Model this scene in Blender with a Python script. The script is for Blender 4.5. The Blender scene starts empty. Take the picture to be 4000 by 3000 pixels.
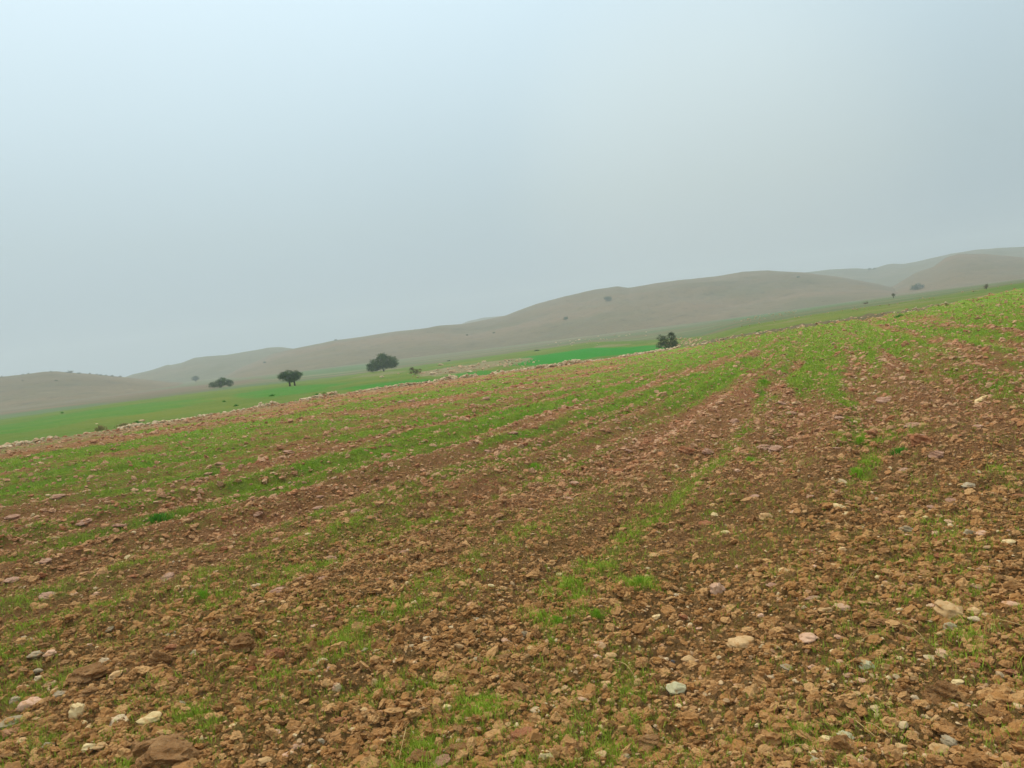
import bpy, math, random
import numpy as np
from mathutils import Vector, Matrix, Euler

rng = np.random.default_rng(11)
random.seed(11)
S = bpy.context.scene
COL = S.collection

# ------------------------------------------------------------------ camera
EYE = 1.6
LENS = 26.0
PITCH, ROLL = math.radians(-3.75), math.radians(7.0)
FPX = 1024 * LENS / 36.0
cam_data = bpy.data.cameras.new('camera')
cam_data.lens = LENS
cam_data.sensor_width = 36.0
cam_data.clip_start = 0.05
cam_data.clip_end = 9000
cam = bpy.data.objects.new('camera', cam_data)
COL.objects.link(cam)
CAM_R = Matrix.Rotation(math.radians(90) + PITCH, 3, 'X') @ Matrix.Rotation(-ROLL, 3, 'Z')
cam.matrix_world = Matrix.Translation((0, 0, EYE)) @ CAM_R.to_4x4()
S.camera = cam
RM = np.array(CAM_R)

# ------------------------------------------------------------------ world, sun, exposure
SUN_EL, SUN_AZ = math.radians(56), math.radians(-38)     # azimuth clockwise from +Y
world = bpy.data.worlds.new("World")
S.world = world
world.use_nodes = True
nt = world.node_tree
nt.nodes.clear()
wn, wl = nt.nodes.new, nt.links.new
wout = wn('ShaderNodeOutputWorld')
bg = wn('ShaderNodeBackground')
bg.inputs['Strength'].default_value = 0.1
sky = wn('ShaderNodeTexSky')
sky.sky_type = 'NISHITA'
sky.sun_disc = False
sky.sun_elevation = SUN_EL
sky.sun_rotation = SUN_AZ
sky.dust_density = 6.0
tc = wn('ShaderNodeTexCoord')
sep = wn('ShaderNodeSeparateXYZ')
wl(tc.outputs['Generated'], sep.inputs[0])
# overcast veil: brighter overhead and towards the hidden sun
ramp = wn('ShaderNodeValToRGB')
cr = ramp.color_ramp
cr.elements[0].position = 0.0
cr.elements[0].color = (0.375, 0.480, 0.560, 1)
cr.elements[1].position = 1.0
cr.elements[1].color = (0.95, 1.0, 1.0, 1)
for pos, c in ((0.06, (0.380, 0.490, 0.560)), (0.16, (0.455, 0.572, 0.620)), (0.30, (0.56, 0.705, 0.775)), (0.46, (0.66, 0.83, 0.93)), (0.62, (0.80, 0.92, 0.98))):
    e = cr.elements.new(pos)
    e.color = (*c, 1)
wl(sep.outputs['Z'], ramp.inputs[0])
dotp = wn('ShaderNodeVectorMath')
dotp.operation = 'DOT_PRODUCT'
wl(tc.outputs['Generated'], dotp.inputs[0])
dotp.inputs[1].default_value = (math.sin(SUN_AZ) * math.cos(SUN_EL), math.cos(SUN_AZ) * math.cos(SUN_EL), math.sin(SUN_EL))
mr = wn('ShaderNodeMapRange')
mr.inputs['From Min'].default_value = 0.2
mr.inputs['From Max'].default_value = 1.0
mr.inputs['To Min'].default_value = 8.1
mr.inputs['To Max'].default_value = 10.4
wl(dotp.outputs['Value'], mr.inputs['Value'])
noi = wn('ShaderNodeTexNoise')
noi.inputs['Scale'].default_value = 1.6
noi.inputs['Detail'].default_value = 2
wl(tc.outputs['Generated'], noi.inputs['Vector'])
mrn = wn('ShaderNodeMapRange')
mrn.inputs['To Min'].default_value = 0.93
mrn.inputs['To Max'].default_value = 1.07
wl(noi.outputs['Fac'], mrn.inputs['Value'])
mm = wn('ShaderNodeMath')
mm.operation = 'MULTIPLY'
wl(mr.outputs[0], mm.inputs[0])
wl(mrn.outputs[0], mm.inputs[1])
veil = wn('ShaderNodeVectorMath')
veil.operation = 'SCALE'
wl(ramp.outputs['Color'], veil.inputs[0])
wl(mm.outputs[0], veil.inputs['Scale'])
mixw = wn('ShaderNodeMixRGB')
mixw.inputs['Fac'].default_value = 0.93
wl(sky.outputs['Color'], mixw.inputs['Color1'])
wl(veil.outputs['Vector'], mixw.inputs['Color2'])
# thinner cloud low in the distance: a faint warm glow
gl = wn('ShaderNodeVectorMath'); gl.operation = 'DOT_PRODUCT'
wl(tc.outputs['Generated'], gl.inputs[0])
gdir = Vector((math.sin(.29) * math.cos(.17), math.cos(.29) * math.cos(.17), math.sin(.17)))
gl.inputs[1].default_value = gdir
gm_ = wn('ShaderNodeMapRange'); gm_.interpolation_type = 'SMOOTHSTEP'
gm_.inputs['From Min'].default_value = .955; gm_.inputs['From Max'].default_value = 1.0
wl(gl.outputs['Value'], gm_.inputs['Value'])
addw = wn('ShaderNodeMixRGB'); addw.blend_type = 'ADD'
wl(gm_.outputs[0], addw.inputs['Fac'])
wl(mixw.outputs['Color'], addw.inputs['Color1'])
addw.inputs['Color2'].default_value = (.75, .55, .22, 1)
wl(addw.outputs['Color'], bg.inputs['Color'])
wl(bg.outputs[0], wout.inputs['Surface'])

sl = bpy.data.lights.new('sun', 'SUN')
sl.energy = 1.5
sl.angle = math.radians(10)
sl.color = (1.0, 0.90, 0.74)
sun = bpy.data.objects.new('sun', sl)
COL.objects.link(sun)
sun.rotation_euler = (math.radians(90) - SUN_EL, 0, -SUN_AZ + math.pi)

vs = S.view_settings
vs.view_transform = 'Standard'
vs.look = 'None'
vs.exposure = 0.25
vs.gamma = 1.0
vs.use_curve_mapping = False
S.render.engine = 'CYCLES'
S.cycles.use_denoising = True
S.cycles.max_bounces = 6
S.cycles.diffuse_bounces = 3
S.cycles.volume_bounces = 1
S.cycles.use_adaptive_sampling = False

# ------------------------------------------------------------------ pixels to rays (frame of 1024 x 768)
def rays(px, py):
    px = np.asarray(px, float); py = np.asarray(py, float)
    v = np.stack([(px - 512) / FPX, -(py - 384) / FPX, -np.ones_like(px)], -1)
    d = v @ RM.T
    return d / np.linalg.norm(d, axis=-1, keepdims=True)
def azel(px, py):
    d = rays(px, py)
    return np.arctan2(d[..., 0], d[..., 1]), d[..., 2] / np.hypot(d[..., 0], d[..., 1])

# ------------------------------------------------------------------ noise
def _h(ix, iy, seed):
    n = (ix.astype(np.int64) * 374761393 + iy.astype(np.int64) * 668265263 + seed * 1274126177) & 0xFFFFFFFF
    n = ((n ^ (n >> 13)) * 1274126177) & 0xFFFFFFFF
    n = ((n ^ (n >> 16)) * 2246822519) & 0xFFFFFFFF
    return ((n ^ (n >> 15)) & 0xFFFFFF) / float(0xFFFFFF)
def vnoise(x, y, seed=0):
    ix = np.floor(x); iy = np.floor(y)
    fx = x - ix; fy = y - iy
    u = fx * fx * fx * (fx * (fx * 6 - 15) + 10); v = fy * fy * fy * (fy * (fy * 6 - 15) + 10)
    r = []
    for dx, dy in ((0, 0), (1, 0), (0, 1), (1, 1)):
        a = _h(ix + dx, iy + dy, seed) * 2 * np.pi
        r.append(np.cos(a) * (fx - dx) + np.sin(a) * (fy - dy))
    return ((r[0] * (1 - u) + r[1] * u) * (1 - v) + (r[2] * (1 - u) + r[3] * u) * v) * 1.5
def fbm(x, y, o=4, seed=0, g=0.5):
    s = 0; a = 1
    for k in range(o):
        s = s + a * vnoise(x * 2 ** k + 17.3 * k, y * 2 ** k - 9.1 * k, seed + k)
        a *= g
    return s
def worley(x, y, seed=0):
    ix = np.floor(x); iy = np.floor(y)
    f1 = np.full(x.shape, 9.0); idv = np.zeros(x.shape)
    for dx in (-1, 0, 1):
        for dy in (-1, 0, 1):
            cx = ix + dx; cy = iy + dy
            d = np.hypot(cx + _h(cx, cy, seed) - x, cy + _h(cx, cy, seed + 7) - y)
            m = d < f1
            f1 = np.where(m, d, f1)
            idv = np.where(m, _h(cx, cy, seed + 19), idv)
    return f1, idv
def sstep(a, b, t):
    t = np.clip((t - a) / (b - a), 0, 1)
    return t * t * (3 - 2 * t)

# ------------------------------------------------------------------ terrain
WALL = [(0, 449.5, 34), (46, 441.6, 35.5), (91, 434, 37), (139, 427, 39), (197, 418, 41.5), (256, 409, 44), (325, 397, 48), (430, 383, 55),
        (512, 372, 61), (550, 368, 64), (626, 357, 71), (677, 349, 77)]
EDGE1 = WALL + [(742, 337, 60), (820, 325, 56), (904, 313, 54), (960, 301.5, 60), (1024, 288.5, 72)]
EDGE2 = [(0, 419.6, 140), (128, 401.6, 150), (256, 386, 165), (330, 378, 180), (418, 366, 200), (512, 353, 200), (588, 342.6, 180), (640, 341, 150),
         (700, 337, 110), (742, 326, 84), (820, 313.5, 84), (904, 302, 86), (1024, 282.5, 104)]
FOOT = [(0, 408, 430), (256, 376, 440), (512, 345.5, 440), (742, 317, 430), (904, 294, 430), (1024, 278.5, 460)]
def table(t):
    p = np.array(t, float)
    az, te = azel(p[:, 0], p[:, 1])
    o = np.argsort(az)
    return az[o], p[o, 2], (-te * p[:, 2])[o]
T1, T2, T3 = table(EDGE1), table(EDGE2), table(FOOT)
def keys(az):
    return [(np.interp(az, t[0], t[1]), np.interp(az, t[0], t[2])) for t in (T1, T2, T3)]
def smooth_keys():
    g = np.linspace(-math.pi, math.pi, 2881)
    out = []
    for r, D in keys(g):
        k = np.hanning(25); k /= k.sum()
        out.append((g, np.convolve(np.pad(r, 12, 'edge'), k, 'valid'), np.convolve(np.pad(D, 12, 'edge'), k, 'valid')))
    return out
SK = smooth_keys()
def drop(az, r):
    (g, r1, D1), (_, r2, D2), (_, r3, D3) = SK
    r1, D1, r2, D2, r3, D3 = (np.interp(az, g, v) for v in (r1, D1, r2, D2, r3, D3))
    a = EYE + (D1 - EYE) * r / r1
    b = D1 + (D2 - D1) * (r - r1) / (r2 - r1)
    c = D2 + (D3 - D2) * (r - r2) / (r3 - r2)
    return np.where(r < r1, a, np.where(r < r2, b, np.where(r < r3, c, D3)))
def base_z(x, y):
    return EYE - drop(np.arctan2(x, y), np.hypot(x, y))

C36, S36 = math.cos(math.radians(36)), math.sin(math.radians(36))
C20, S20 = math.cos(math.radians(21)), math.sin(math.radians(21))
def rowcoord(x, y):
    q36 = x * C36 - y * S36
    q20 = x * C20 - y * S20
    w = sstep(-9, 5, q20)
    f = w * q20 + (1 - w) * (q36 + 1.5)
    l = x * S20 + y * C20
    return f + 0.35 * fbm(x * 0.12, y * 0.12, 2, 5), l
def wall_side(x, y):
    """> 0 beyond the field edge"""
    az = np.arctan2(x, y)
    return np.hypot(x, y) - np.interp(az, T1[0], T1[1])
def field_relief(x, y):
    r = np.hypot(x, y)
    f, l = rowcoord(x, y)
    infield = sstep(1.5, -1.5, wall_side(x, y))
    amp = 0.35 + 0.65 * sstep(5, 11, r)
    z = 0.06 * amp * (np.sin(f * 2 * math.pi / 1.15 + 1.2 * vnoise(l * 0.12, f * 0.3, 3)) + .7 * np.sin(f * 2 * math.pi / 2.6 + 1.5 * vnoise(l * 0.06, f * 0.2, 13))) * infield
    z += 0.05 * fbm(x * 0.5, y * 0.5, 2, 21) * infield
    c1, _ = worley(x * 3.1 + 0.6 * vnoise(x * 4, y * 4, 8), y * 3.1, 31)
    m = sstep(-0.1, 0.5, vnoise(f * 0.9, l * 0.08, 33) + 0.5 * vnoise(x * .8, y * .8, 34))
    z += (0.5 - c1) * 0.10 * m * infield * (0.4 + 0.6 * sstep(4, 10, r))
    return z
def ground_z(x, y):
    x = np.asarray(x, float); y = np.asarray(y, float)
    return base_z(x, y) + field_relief(x, y)
def fine_relief(x, y):
    r = np.hypot(x, y)
    infield = sstep(1.0, -1.0, wall_side(x, y))
    c2, i2 = worley(x * 9 + vnoise(x * 11, y * 11, 2) * .8, y * 9 + vnoise(x * 11, y * 11, 4) * .8, 41)
    c3, i3 = worley(x * 24 + vnoise(x * 30, y * 30, 2) * .6, y * 24, 43)
    z = ((0.55 - c2) * 0.045 * (0.3 + i2) * sstep(60, 25, r) + (0.5 - c3) * 0.016 * (0.4 + i3) * sstep(14, 6, r) + 0.018 * fbm(x * 5, y * 5, 3, 51)) * infield
    z += 0.05 * fbm(x * 0.9, y * 0.9, 3, 61) * (1 - infield) * sstep(200, 60, r)
    return z

def hit(px, py):
    """pixel of the 1024 frame -> points on the ground"""
    d = rays(px, py)
    h = np.hypot(d[..., 0], d[..., 1])
    az = np.arctan2(d[..., 0], d[..., 1]); te = d[..., 2] / h
    rr = np.geomspace(1.5, 500, 700)
    g2 = az.reshape(-1, 1) + 0 * rr
    zz = EYE + te.reshape(-1, 1) * rr
    below = zz < EYE - drop(g2, 0 * g2 + rr)
    best = np.where(below.any(1), rr[below.argmax(1)], 500.0).reshape(np.shape(az))
    x, y = best * np.sin(az), best * np.cos(az)
    for _ in range(3):
        zz = ground_z(x, y)
        q = np.clip((zz - EYE) / te, 1.5, 500) if np.all(te < 0) else best
        q = np.where(np.abs(q - best) < best * 0.15, q, best)
        x, y = q * np.sin(az), q * np.cos(az)
    return x, y, ground_z(x, y)

# ------------------------------------------------------------------ where the young crop grows
K = 1024 / 2212
STROKES = [  # polyline in the photo (2212 px wide), width there, strength
    ([(1790, 690), (1805, 760), (1795, 830), (1830, 880)], 75, 1.0), ([(1830, 900), (1865, 945), (1890, 985), (1870, 1040), (1840, 1080)], 36, .9),
    ([(1730, 720), (1700, 790), (1640, 828)], 45, .75), ([(1645, 830), (1640, 880), (1612, 930), (1585, 960)], 34, .9),
    ([(1870, 700), (2000, 745), (2060, 800)], 26, .6), ([(1900, 790), (1935, 850)], 24, .6), ([(2000, 740), (2140, 840)], 24, .5),
    ([(0, 1045), (300, 985), (520, 935), (760, 905)], 18, .85), ([(0, 1015), (350, 950), (700, 890), (1000, 838), (1300, 790)], 10, .8),
    ([(480, 1080), (620, 1038), (700, 1005), (830, 985), (1000, 930), (1180, 880)], 16, 1.0), ([(0, 1100), (200, 1065), (430, 1000), (700, 950), (900, 905)], 14, .6),
    ([(900, 910), (1100, 860), (1300, 815), (1500, 765)], 16, .8), ([(1150, 905), (1350, 840), (1560, 765)], 20, .8), ([(0, 1260), (120, 1195), (300, 1130)], 24, .5),
    ([(0, 1420), (120, 1370), (200, 1340)], 30, .8), ([(1120, 1000), (1170, 1010)], 24, .8), ([(1450, 1030), (1500, 1060)], 30, .55),
    ([(1240, 1270), (1320, 1260), (1420, 1270)], 36, .9), ([(1160, 1345), (1300, 1330)], 20, .9), ([(400, 1290), (470, 1290)], 26, .9),
    ([(700, 1540), (850, 1490), (1000, 1470)], 34, .55), ([(380, 1560), (500, 1530), (560, 1580)], 34, .55), ([(0, 1580), (80, 1600), (130, 1610)], 40, .6),
    ([(1860, 1440), (1980, 1470), (2120, 1500)], 30, .35), ([(1700, 1590), (1900, 1560)], 24, .3), ([(1450, 1100), (1560, 1080)], 26, .5), ([(1230, 1060), (1290, 1040)], 30, .6),
    ([(2180, 1050), (2130, 990)], 36, .55), ([(1500, 740), (1800, 690), (2212, 630)], 26, .8), ([(1480, 790), (1650, 735), (1750, 700)], 34, .8),
    ([(2212, 650), (1950, 690), (1880, 730)], 34, .6), ([(720, 1390), (780, 1330)], 24, .6), ([(2000, 1200), (2212, 1180)], 26, .45),
    ([(900, 1300), (1050, 1260)], 26, .4), ([(200, 1200), (330, 1170)], 22, .4), ([(1300, 1560), (1450, 1540), (1560, 1500)], 26, .35)]
BROWN = [([(480, 1180), (700, 1075), (800, 1040), (960, 1000)], 26, .9), ([(1000, 1050), (1250, 950), (1420, 880)], 60, .55), ([(1680, 830), (1760, 920), (1730, 980)], 40, .9),
         ([(1400, 960), (1530, 900), (1620, 850)], 40, .55), ([(200, 1300), (480, 1200)], 40, .5), ([(1900, 800), (2000, 900), (2212, 1000)], 50, .45), ([(1880, 700), (2060, 740), (2212, 780)], 18, .7),
         ([(0, 1130), (300, 1080), (560, 1010), (740, 965)], 12, .7), ([(860, 1010), (1030, 960), (1250, 880)], 18, .8), ([(0, 985), (300, 930), (700, 870), (1000, 820)], 10, .8), ([(1550, 690), (1750, 668), (1950, 655)], 5, .9),
         ([(1950, 665), (2100, 640)], 10, .9), ([(1300, 870), (1500, 800), (1640, 760)], 10, .8)]
_sw = []
for lst in (STROKES, BROWN):
    o = []
    for pl, w, s in lst:
        p = np.array(pl, float) * K
        # densify
        t = np.linspace(0, len(p) - 1, 12 * (len(p) - 1) + 1)
        q = np.stack([np.interp(t, np.arange(len(p)), p[:, 0]), np.interp(t, np.arange(len(p)), p[:, 1])], -1)
        x, y, z = hit(q[:, 0], q[:, 1])
        x2, y2, _ = hit(q[:, 0], q[:, 1] + w * K * 0.5)
        x3, y3, _ = hit(q[:, 0] + w * K * 0.5, q[:, 1])
        # half width of the strip across its own direction
        tx, ty = np.gradient(x), np.gradient(y)
        n = np.hypot(tx, ty) + 1e-6
        c2 = np.abs((x2 - x) * ty - (y2 - y) * tx) / n
        c3 = np.abs((x3 - x) * ty - (y3 - y) * tx) / n
        hw = np.maximum(c2, c3) * .8
        o.append((x, y, np.clip(hw * (1.3 if w >= 34 else 1), 0.12, 3.0), s))
    _sw.append(o)
def stroke_field(x, y, strokes):
    out = np.zeros(x.shape)
    for sx, sy, hw, s in strokes:
        xmin, xmax, ymin, ymax = sx.min() - 5, sx.max() + 5, sy.min() - 5, sy.max() + 5
        m = (x > xmin) & (x < xmax) & (y > ymin) & (y < ymax)
        if not m.any():
            continue
        X, Y = x[m], y[m]
        best = np.zeros(X.shape)
        for k in range(len(sx) - 1):
            ax, ay, bx, by = sx[k], sy[k], sx[k + 1], sy[k + 1]
            dx, dy = bx - ax, by - ay
            L = dx * dx + dy * dy + 1e-9
            t = np.clip(((X - ax) * dx + (Y - ay) * dy) / L, 0, 1)
            d = np.hypot(X - ax - t * dx, Y - ay - t * dy)
            best = np.maximum(best, np.exp(-(d / hw[k]) ** 2))
        out[m] = np.maximum(out[m], best * s)
    return out
def green_mask(x, y):
    f, l = rowcoord(x, y)
    r = np.hypot(x, y)
    n = 0.30 * vnoise(f * 0.33, l * 0.025, 70) + 0.58 * vnoise(f * 1.05, l * 0.035, 71) + 0.46 * vnoise(f * 2.3, l * 0.07, 72) + 0.16 * fbm(x * 0.9, y * 0.9, 3, 73)
    g = 0.34 + 1.0 * n + 0.16 * sstep(9, 34, r) - 0.10 * sstep(7, 4, r)
    right = sstep(-3, 8, x - 0.12 * y)
    g = g + (0.2 * sstep(12, 26, r) + .22 * sstep(3, 8, x) * sstep(7, 13, r)) * right - 0.14 * sstep(11, 6, r)
    g = g - (1 - right) * (.45 * sstep(-7, -2, wall_side(x, y)) - .05)
    g = np.clip(g, 0, 1)
    g = np.maximum(g, stroke_field(x, y, _sw[0]) * (0.8 + 0.5 * fbm(x * 2, y * 2, 2, 75)))
    g = g * (1 - 0.85 * stroke_field(x, y, _sw[1]))
    g = g + .35 * (g - .5) * sstep(8, 14, r)
    g *= sstep(-0.3, -2.5, wall_side(x, y)) * 0.8 + 0.2
    return np.clip(g, 0, 1)

# ------------------------------------------------------------------ mesh helpers
def mesh_np(name, V, F, smooth=True):
    V = np.ascontiguousarray(V, np.float32); F = np.ascontiguousarray(F, np.int32)
    me = bpy.data.meshes.new(name)
    n, k = F.shape
    me.vertices.add(len(V)); me.vertices.foreach_set('co', V.ravel())
    me.loops.add(n * k); me.loops.foreach_set('vertex_index', F.ravel())
    me.polygons.add(n); me.polygons.foreach_set('loop_start', np.arange(0, n * k, k, dtype=np.int32))
    me.polygons.foreach_set('loop_total', np.full(n, k, np.int32))
    me.polygons.foreach_set('use_smooth', np.full(n, smooth, bool))
    me.update(calc_edges=True)
    return me
def add(name, me, mat=None, parent=None, loc=None, link=True):
    o = bpy.data.objects.new(name, me)
    if mat is not None and me is not None and not me.materials:
        me.materials.append(mat)
    if link: COL.objects.link(o)
    if parent: o.parent = parent
    if loc is not None: o.location = loc
    return o
def tag(o, label=None, cat=None, group=None, kind=None):
    if label: o['label'] = label
    if cat: o['category'] = cat
    if group: o['group'] = group
    if kind: o['kind'] = kind
    return o
def fattr(me, name, vals):
    a = me.attributes.new(name, 'FLOAT', 'POINT')
    a.data.foreach_set('value', np.ascontiguousarray(vals, np.float32))

# ------------------------------------------------------------------ materials
def srgb(r, g, b):
    f = lambda c: (c / 255 / 12.92) if c / 255 <= 0.04045 else ((c / 255 + 0.055) / 1.055) ** 2.4
    return (f(r), f(g), f(b), 1)
class NT:
    def __init__(s, name, rough=0.95):
        s.m = bpy.data.materials.new(name); s.m.use_nodes = True
        s.t = s.m.node_tree; s.b = s.t.nodes['Principled BSDF']
        s.b.inputs['Roughness'].default_value = rough
        s.b.inputs['Specular IOR Level'].default_value = 0.25
    def n(s, typ, **kw):
        x = s.t.nodes.new(typ)
        for k, v in kw.items():
            if hasattr(x, k): setattr(x, k, v)
            else: x.inputs[k].default_value = v
        return x
    def l(s, a, b): s.t.links.new(a, b)
    def noise(s, scale, detail=4, rough=.55, vec=None):
        x = s.n('ShaderNodeTexNoise'); x.inputs['Scale'].default_value = scale
        x.inputs['Detail'].default_value = detail; x.inputs['Roughness'].default_value = rough
        s.l(vec if vec is not None else s.pos(), x.inputs['Vector'])
        return x.outputs['Fac']
    def pos(s):
        if not hasattr(s, '_p'): s._p = s.n('ShaderNodeNewGeometry').outputs['Position']
        return s._p
    def obj(s):
        if not hasattr(s, '_o'): s._o = s.n('ShaderNodeTexCoord').outputs['Object']
        return s._o
    def ramp(s, fac, stops):
        x = s.n('ShaderNodeValToRGB'); c = x.color_ramp
        c.elements[0].position = stops[0][0]; c.elements[0].color = stops[0][1]
        c.elements[1].position = stops[-1][0]; c.elements[1].color = stops[-1][1]
        for p, q in stops[1:-1]:
            e = c.elements.new(p); e.color = q
        s.l(fac, x.inputs[0]); return x.outputs[0]
    def mix(s, f, a, b, mode='MIX'):
        x = s.n('ShaderNodeMixRGB'); x.blend_type = mode
        for v, i in ((f, 0), (a, 1), (b, 2)):
            if hasattr(v, 'is_linked') or hasattr(v, 'links'): s.l(v, x.inputs[i])
            else: x.inputs[i].default_value = v
        return x.outputs[0]
    def math(s, op, a, b=None):
        x = s.n('ShaderNodeMath'); x.operation = op
        for v, i in ((a, 0), (b, 1)):
            if v is None: continue
            if hasattr(v, 'links'): s.l(v, x.inputs[i])
            else: x.inputs[i].default_value = v
        return x.outputs[0]
    def rng(s, v, a, b, c=0., d=1.):
        x = s.n('ShaderNodeMapRange'); x.inputs['From Min'].default_value = a; x.inputs['From Max'].default_value = b
        x.inputs['To Min'].default_value = c; x.inputs['To Max'].default_value = d
        s.l(v, x.inputs['Value']); return x.outputs[0]
    def attr(s, name, typ='GEOMETRY'):
        x = s.n('ShaderNodeAttribute'); x.attribute_name = name; x.attribute_type = typ
        return x.outputs['Fac']
    def bump(s, h, dist, strength=1.0, nrm=None):
        x = s.n('ShaderNodeBump'); x.inputs['Distance'].default_value = dist; x.inputs['Strength'].default_value = strength
        s.l(h, x.inputs['Height'])
        if nrm is not None: s.l(nrm, x.inputs['Normal'])
        return x.outputs[0]
    def done(s, col, nrm=None):
        s.l(col, s.b.inputs['Base Color'])
        if nrm is not None: s.l(nrm, s.b.inputs['Normal'])
        return s.m

SOILS = dict(dark=srgb(138, 97, 54), mid=srgb(186, 132, 74), light=srgb(212, 164, 106), red=srgb(202, 130, 82), pale=srgb(220, 178, 138), olive=srgb(166, 140, 72))
def mat_ground():
    t = NT('ploughed_soil')
    n1 = t.noise(1.1, 5); n2 = t.noise(14, 5, .65); n3 = t.noise(60, 4, .7); n4 = t.noise(240, 3, .6)
    a = t.ramp(n2, [(.3, SOILS['dark']), (.5, SOILS['mid']), (.72, SOILS['light'])])
    red = t.ramp(n2, [(.3, srgb(154, 96, 62)), (.5, SOILS['red']), (.72, srgb(214, 156, 116))])
    c = t.mix(t.attr('redness'), a, red)
    c = t.mix(t.rng(n3, .52, .7, 0, .55), c, SOILS['pale'])
    c = t.mix(t.rng(n4, .5, .75, 0, .4), c, srgb(206, 184, 140))
    c = t.mix(t.rng(n1, .35, .65, 0.0, .4), c, SOILS['olive'])
    c = t.mix(t.math('MULTIPLY', t.attr('dust'), t.rng(n2, .3, .6, .45, .9)), c, srgb(178, 156, 112))
    gcol = t.ramp(t.noise(3.0, 4), [(.3, srgb(130, 140, 48)), (.5, srgb(142, 162, 46)), (.7, srgb(158, 176, 54))])
    gcol = t.mix(t.rng(n1, .4, .7), gcol, srgb(120, 172, 34))
    g = t.attr('green')
    brk = t.math('ADD', t.math('MULTIPLY', t.math('SUBTRACT', n2, .5), 1.5), t.math('MULTIPLY', t.math('SUBTRACT', n3, .5), 1.0))
    gm = t.rng(t.math('ADD', g, brk), .28, .75)
    gm = t.math('MULTIPLY', gm, t.attr('cover'))
    c = t.mix(gm, c, gcol)
    b = t.bump(n3, .04, 1); b = t.bump(n4, .012, .9, b); b = t.bump(n2, .08, .8, b)
    return t.done(c, b)
def mat_clod():
    t = NT('dried_clod')
    ob = t.obj()
    r = t.attr('tint', 'INSTANCER')
    n1 = t.noise(9, 5, .6, t.pos()); n2 = t.noise(45, 5, .7)
    base = t.ramp(t.math('FRACT', t.math('ADD', t.math('MULTIPLY', n1, .5), r)), [(0, SOILS['dark']), (.3, SOILS['mid']), (.6, srgb(184, 134, 82)), (.85, SOILS['light']), (1, SOILS['mid'])])
    sep = t.n('ShaderNodeSeparateXYZ'); t.l(t.pos(), sep.inputs[0])
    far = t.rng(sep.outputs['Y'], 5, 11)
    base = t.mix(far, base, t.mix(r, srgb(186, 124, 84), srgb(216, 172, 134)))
    c = t.mix(t.rng(n2, .5, .72, 0, .5), base, srgb(190, 156, 112))
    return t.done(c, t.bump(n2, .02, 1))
def mat_pebble(name='pebble', lst=None, inst=True):
    t = NT(name, .85)
    r = t.attr('tint', 'INSTANCER')
    base = t.ramp(r, [(0, srgb(176, 132, 84)), (.25, srgb(160, 118, 74)), (.5, srgb(190, 150, 100)), (.65, srgb(178, 146, 108)), (.8, srgb(186, 140, 100)), (.9, srgb(216, 190, 144)), (1, srgb(176, 152, 118))])
    n2 = t.noise(60, 4, .6)
    c = t.mix(t.rng(n2, .5, .75, 0, .7), base, SOILS['mid'])
    return t.done(c, t.bump(n2, .006, .6))
def mat_stone(name, col, dirt=.5, scale=1):
    dirt = min(.9, dirt + .3)
    t = NT(name, .88)
    n1 = t.noise(14 * scale, 4, .6); n2 = t.noise(70 * scale, 5, .7); n3 = t.noise(35 * scale, 3)
    c1 = srgb(*col); c2 = srgb(*[max(0, v - 26) for v in col]); c3 = srgb(*[min(255, v + 18) for v in col])
    c = t.ramp(n1, [(.3, c2), (.5, c1), (.7, c3)])
    c = t.mix(t.rng(n3, .52, .68, 0, dirt), c, SOILS['mid'])
    c = t.mix(t.rng(n2, .55, .75, 0, .35), c, c2)
    return t.done(c, t.bump(n2, .008 / scale, .8))
M = {}
M['ground'] = mat_ground()
M['clod'] = mat_clod()
M['pebble'] = mat_pebble()
def mat_soilstone(name, col, col2):
    t = NT(name)
    n1 = t.noise(12, 5, .6); n2 = t.noise(50, 5, .7); n3 = t.noise(160, 3, .6)
    c = t.ramp(n1, [(.3, srgb(*[v - 28 for v in col])), (.5, srgb(*col)), (.72, srgb(*col2))])
    c = t.mix(t.rng(n3, .5, .7, 0, .45), c, srgb(172, 146, 114))
    b = t.bump(n2, .03, .9); b = t.bump(n3, .006, .8, b)
    return t.done(c, b)
M['clod_brown'] = mat_soilstone('brown_clod', (162, 116, 68), (194, 148, 98))
M['clod_red'] = mat_soilstone('reddish_clod', (182, 118, 78), (208, 156, 114))
M['slab_pink'] = mat_soilstone('pinkish_slab', (196, 150, 122), (218, 178, 150))
M['tan'] = mat_stone('tan_stone', (206, 168, 118))
M['cream'] = mat_stone('cream_stone', (228, 200, 146), .3)
M['pale'] = mat_stone('pale_stone', (208, 182, 144), .35)
M['grey'] = mat_stone('grey_stone', (168, 150, 120), .4)
M['greenish'] = mat_stone('greenish_stone', (190, 182, 142), .3)
M['pinkish'] = mat_stone('pinkish_stone', (208, 166, 134), .4)
M['dark'] = mat_stone('dark_stone', (104, 98, 94), .3)
M['wallstone'] = mat_stone('wall_stone', (206, 184, 148), .45, .3)
M['wallstone2'] = mat_stone('warm_wall_stone', (190, 160, 124), .45, .3)

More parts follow.
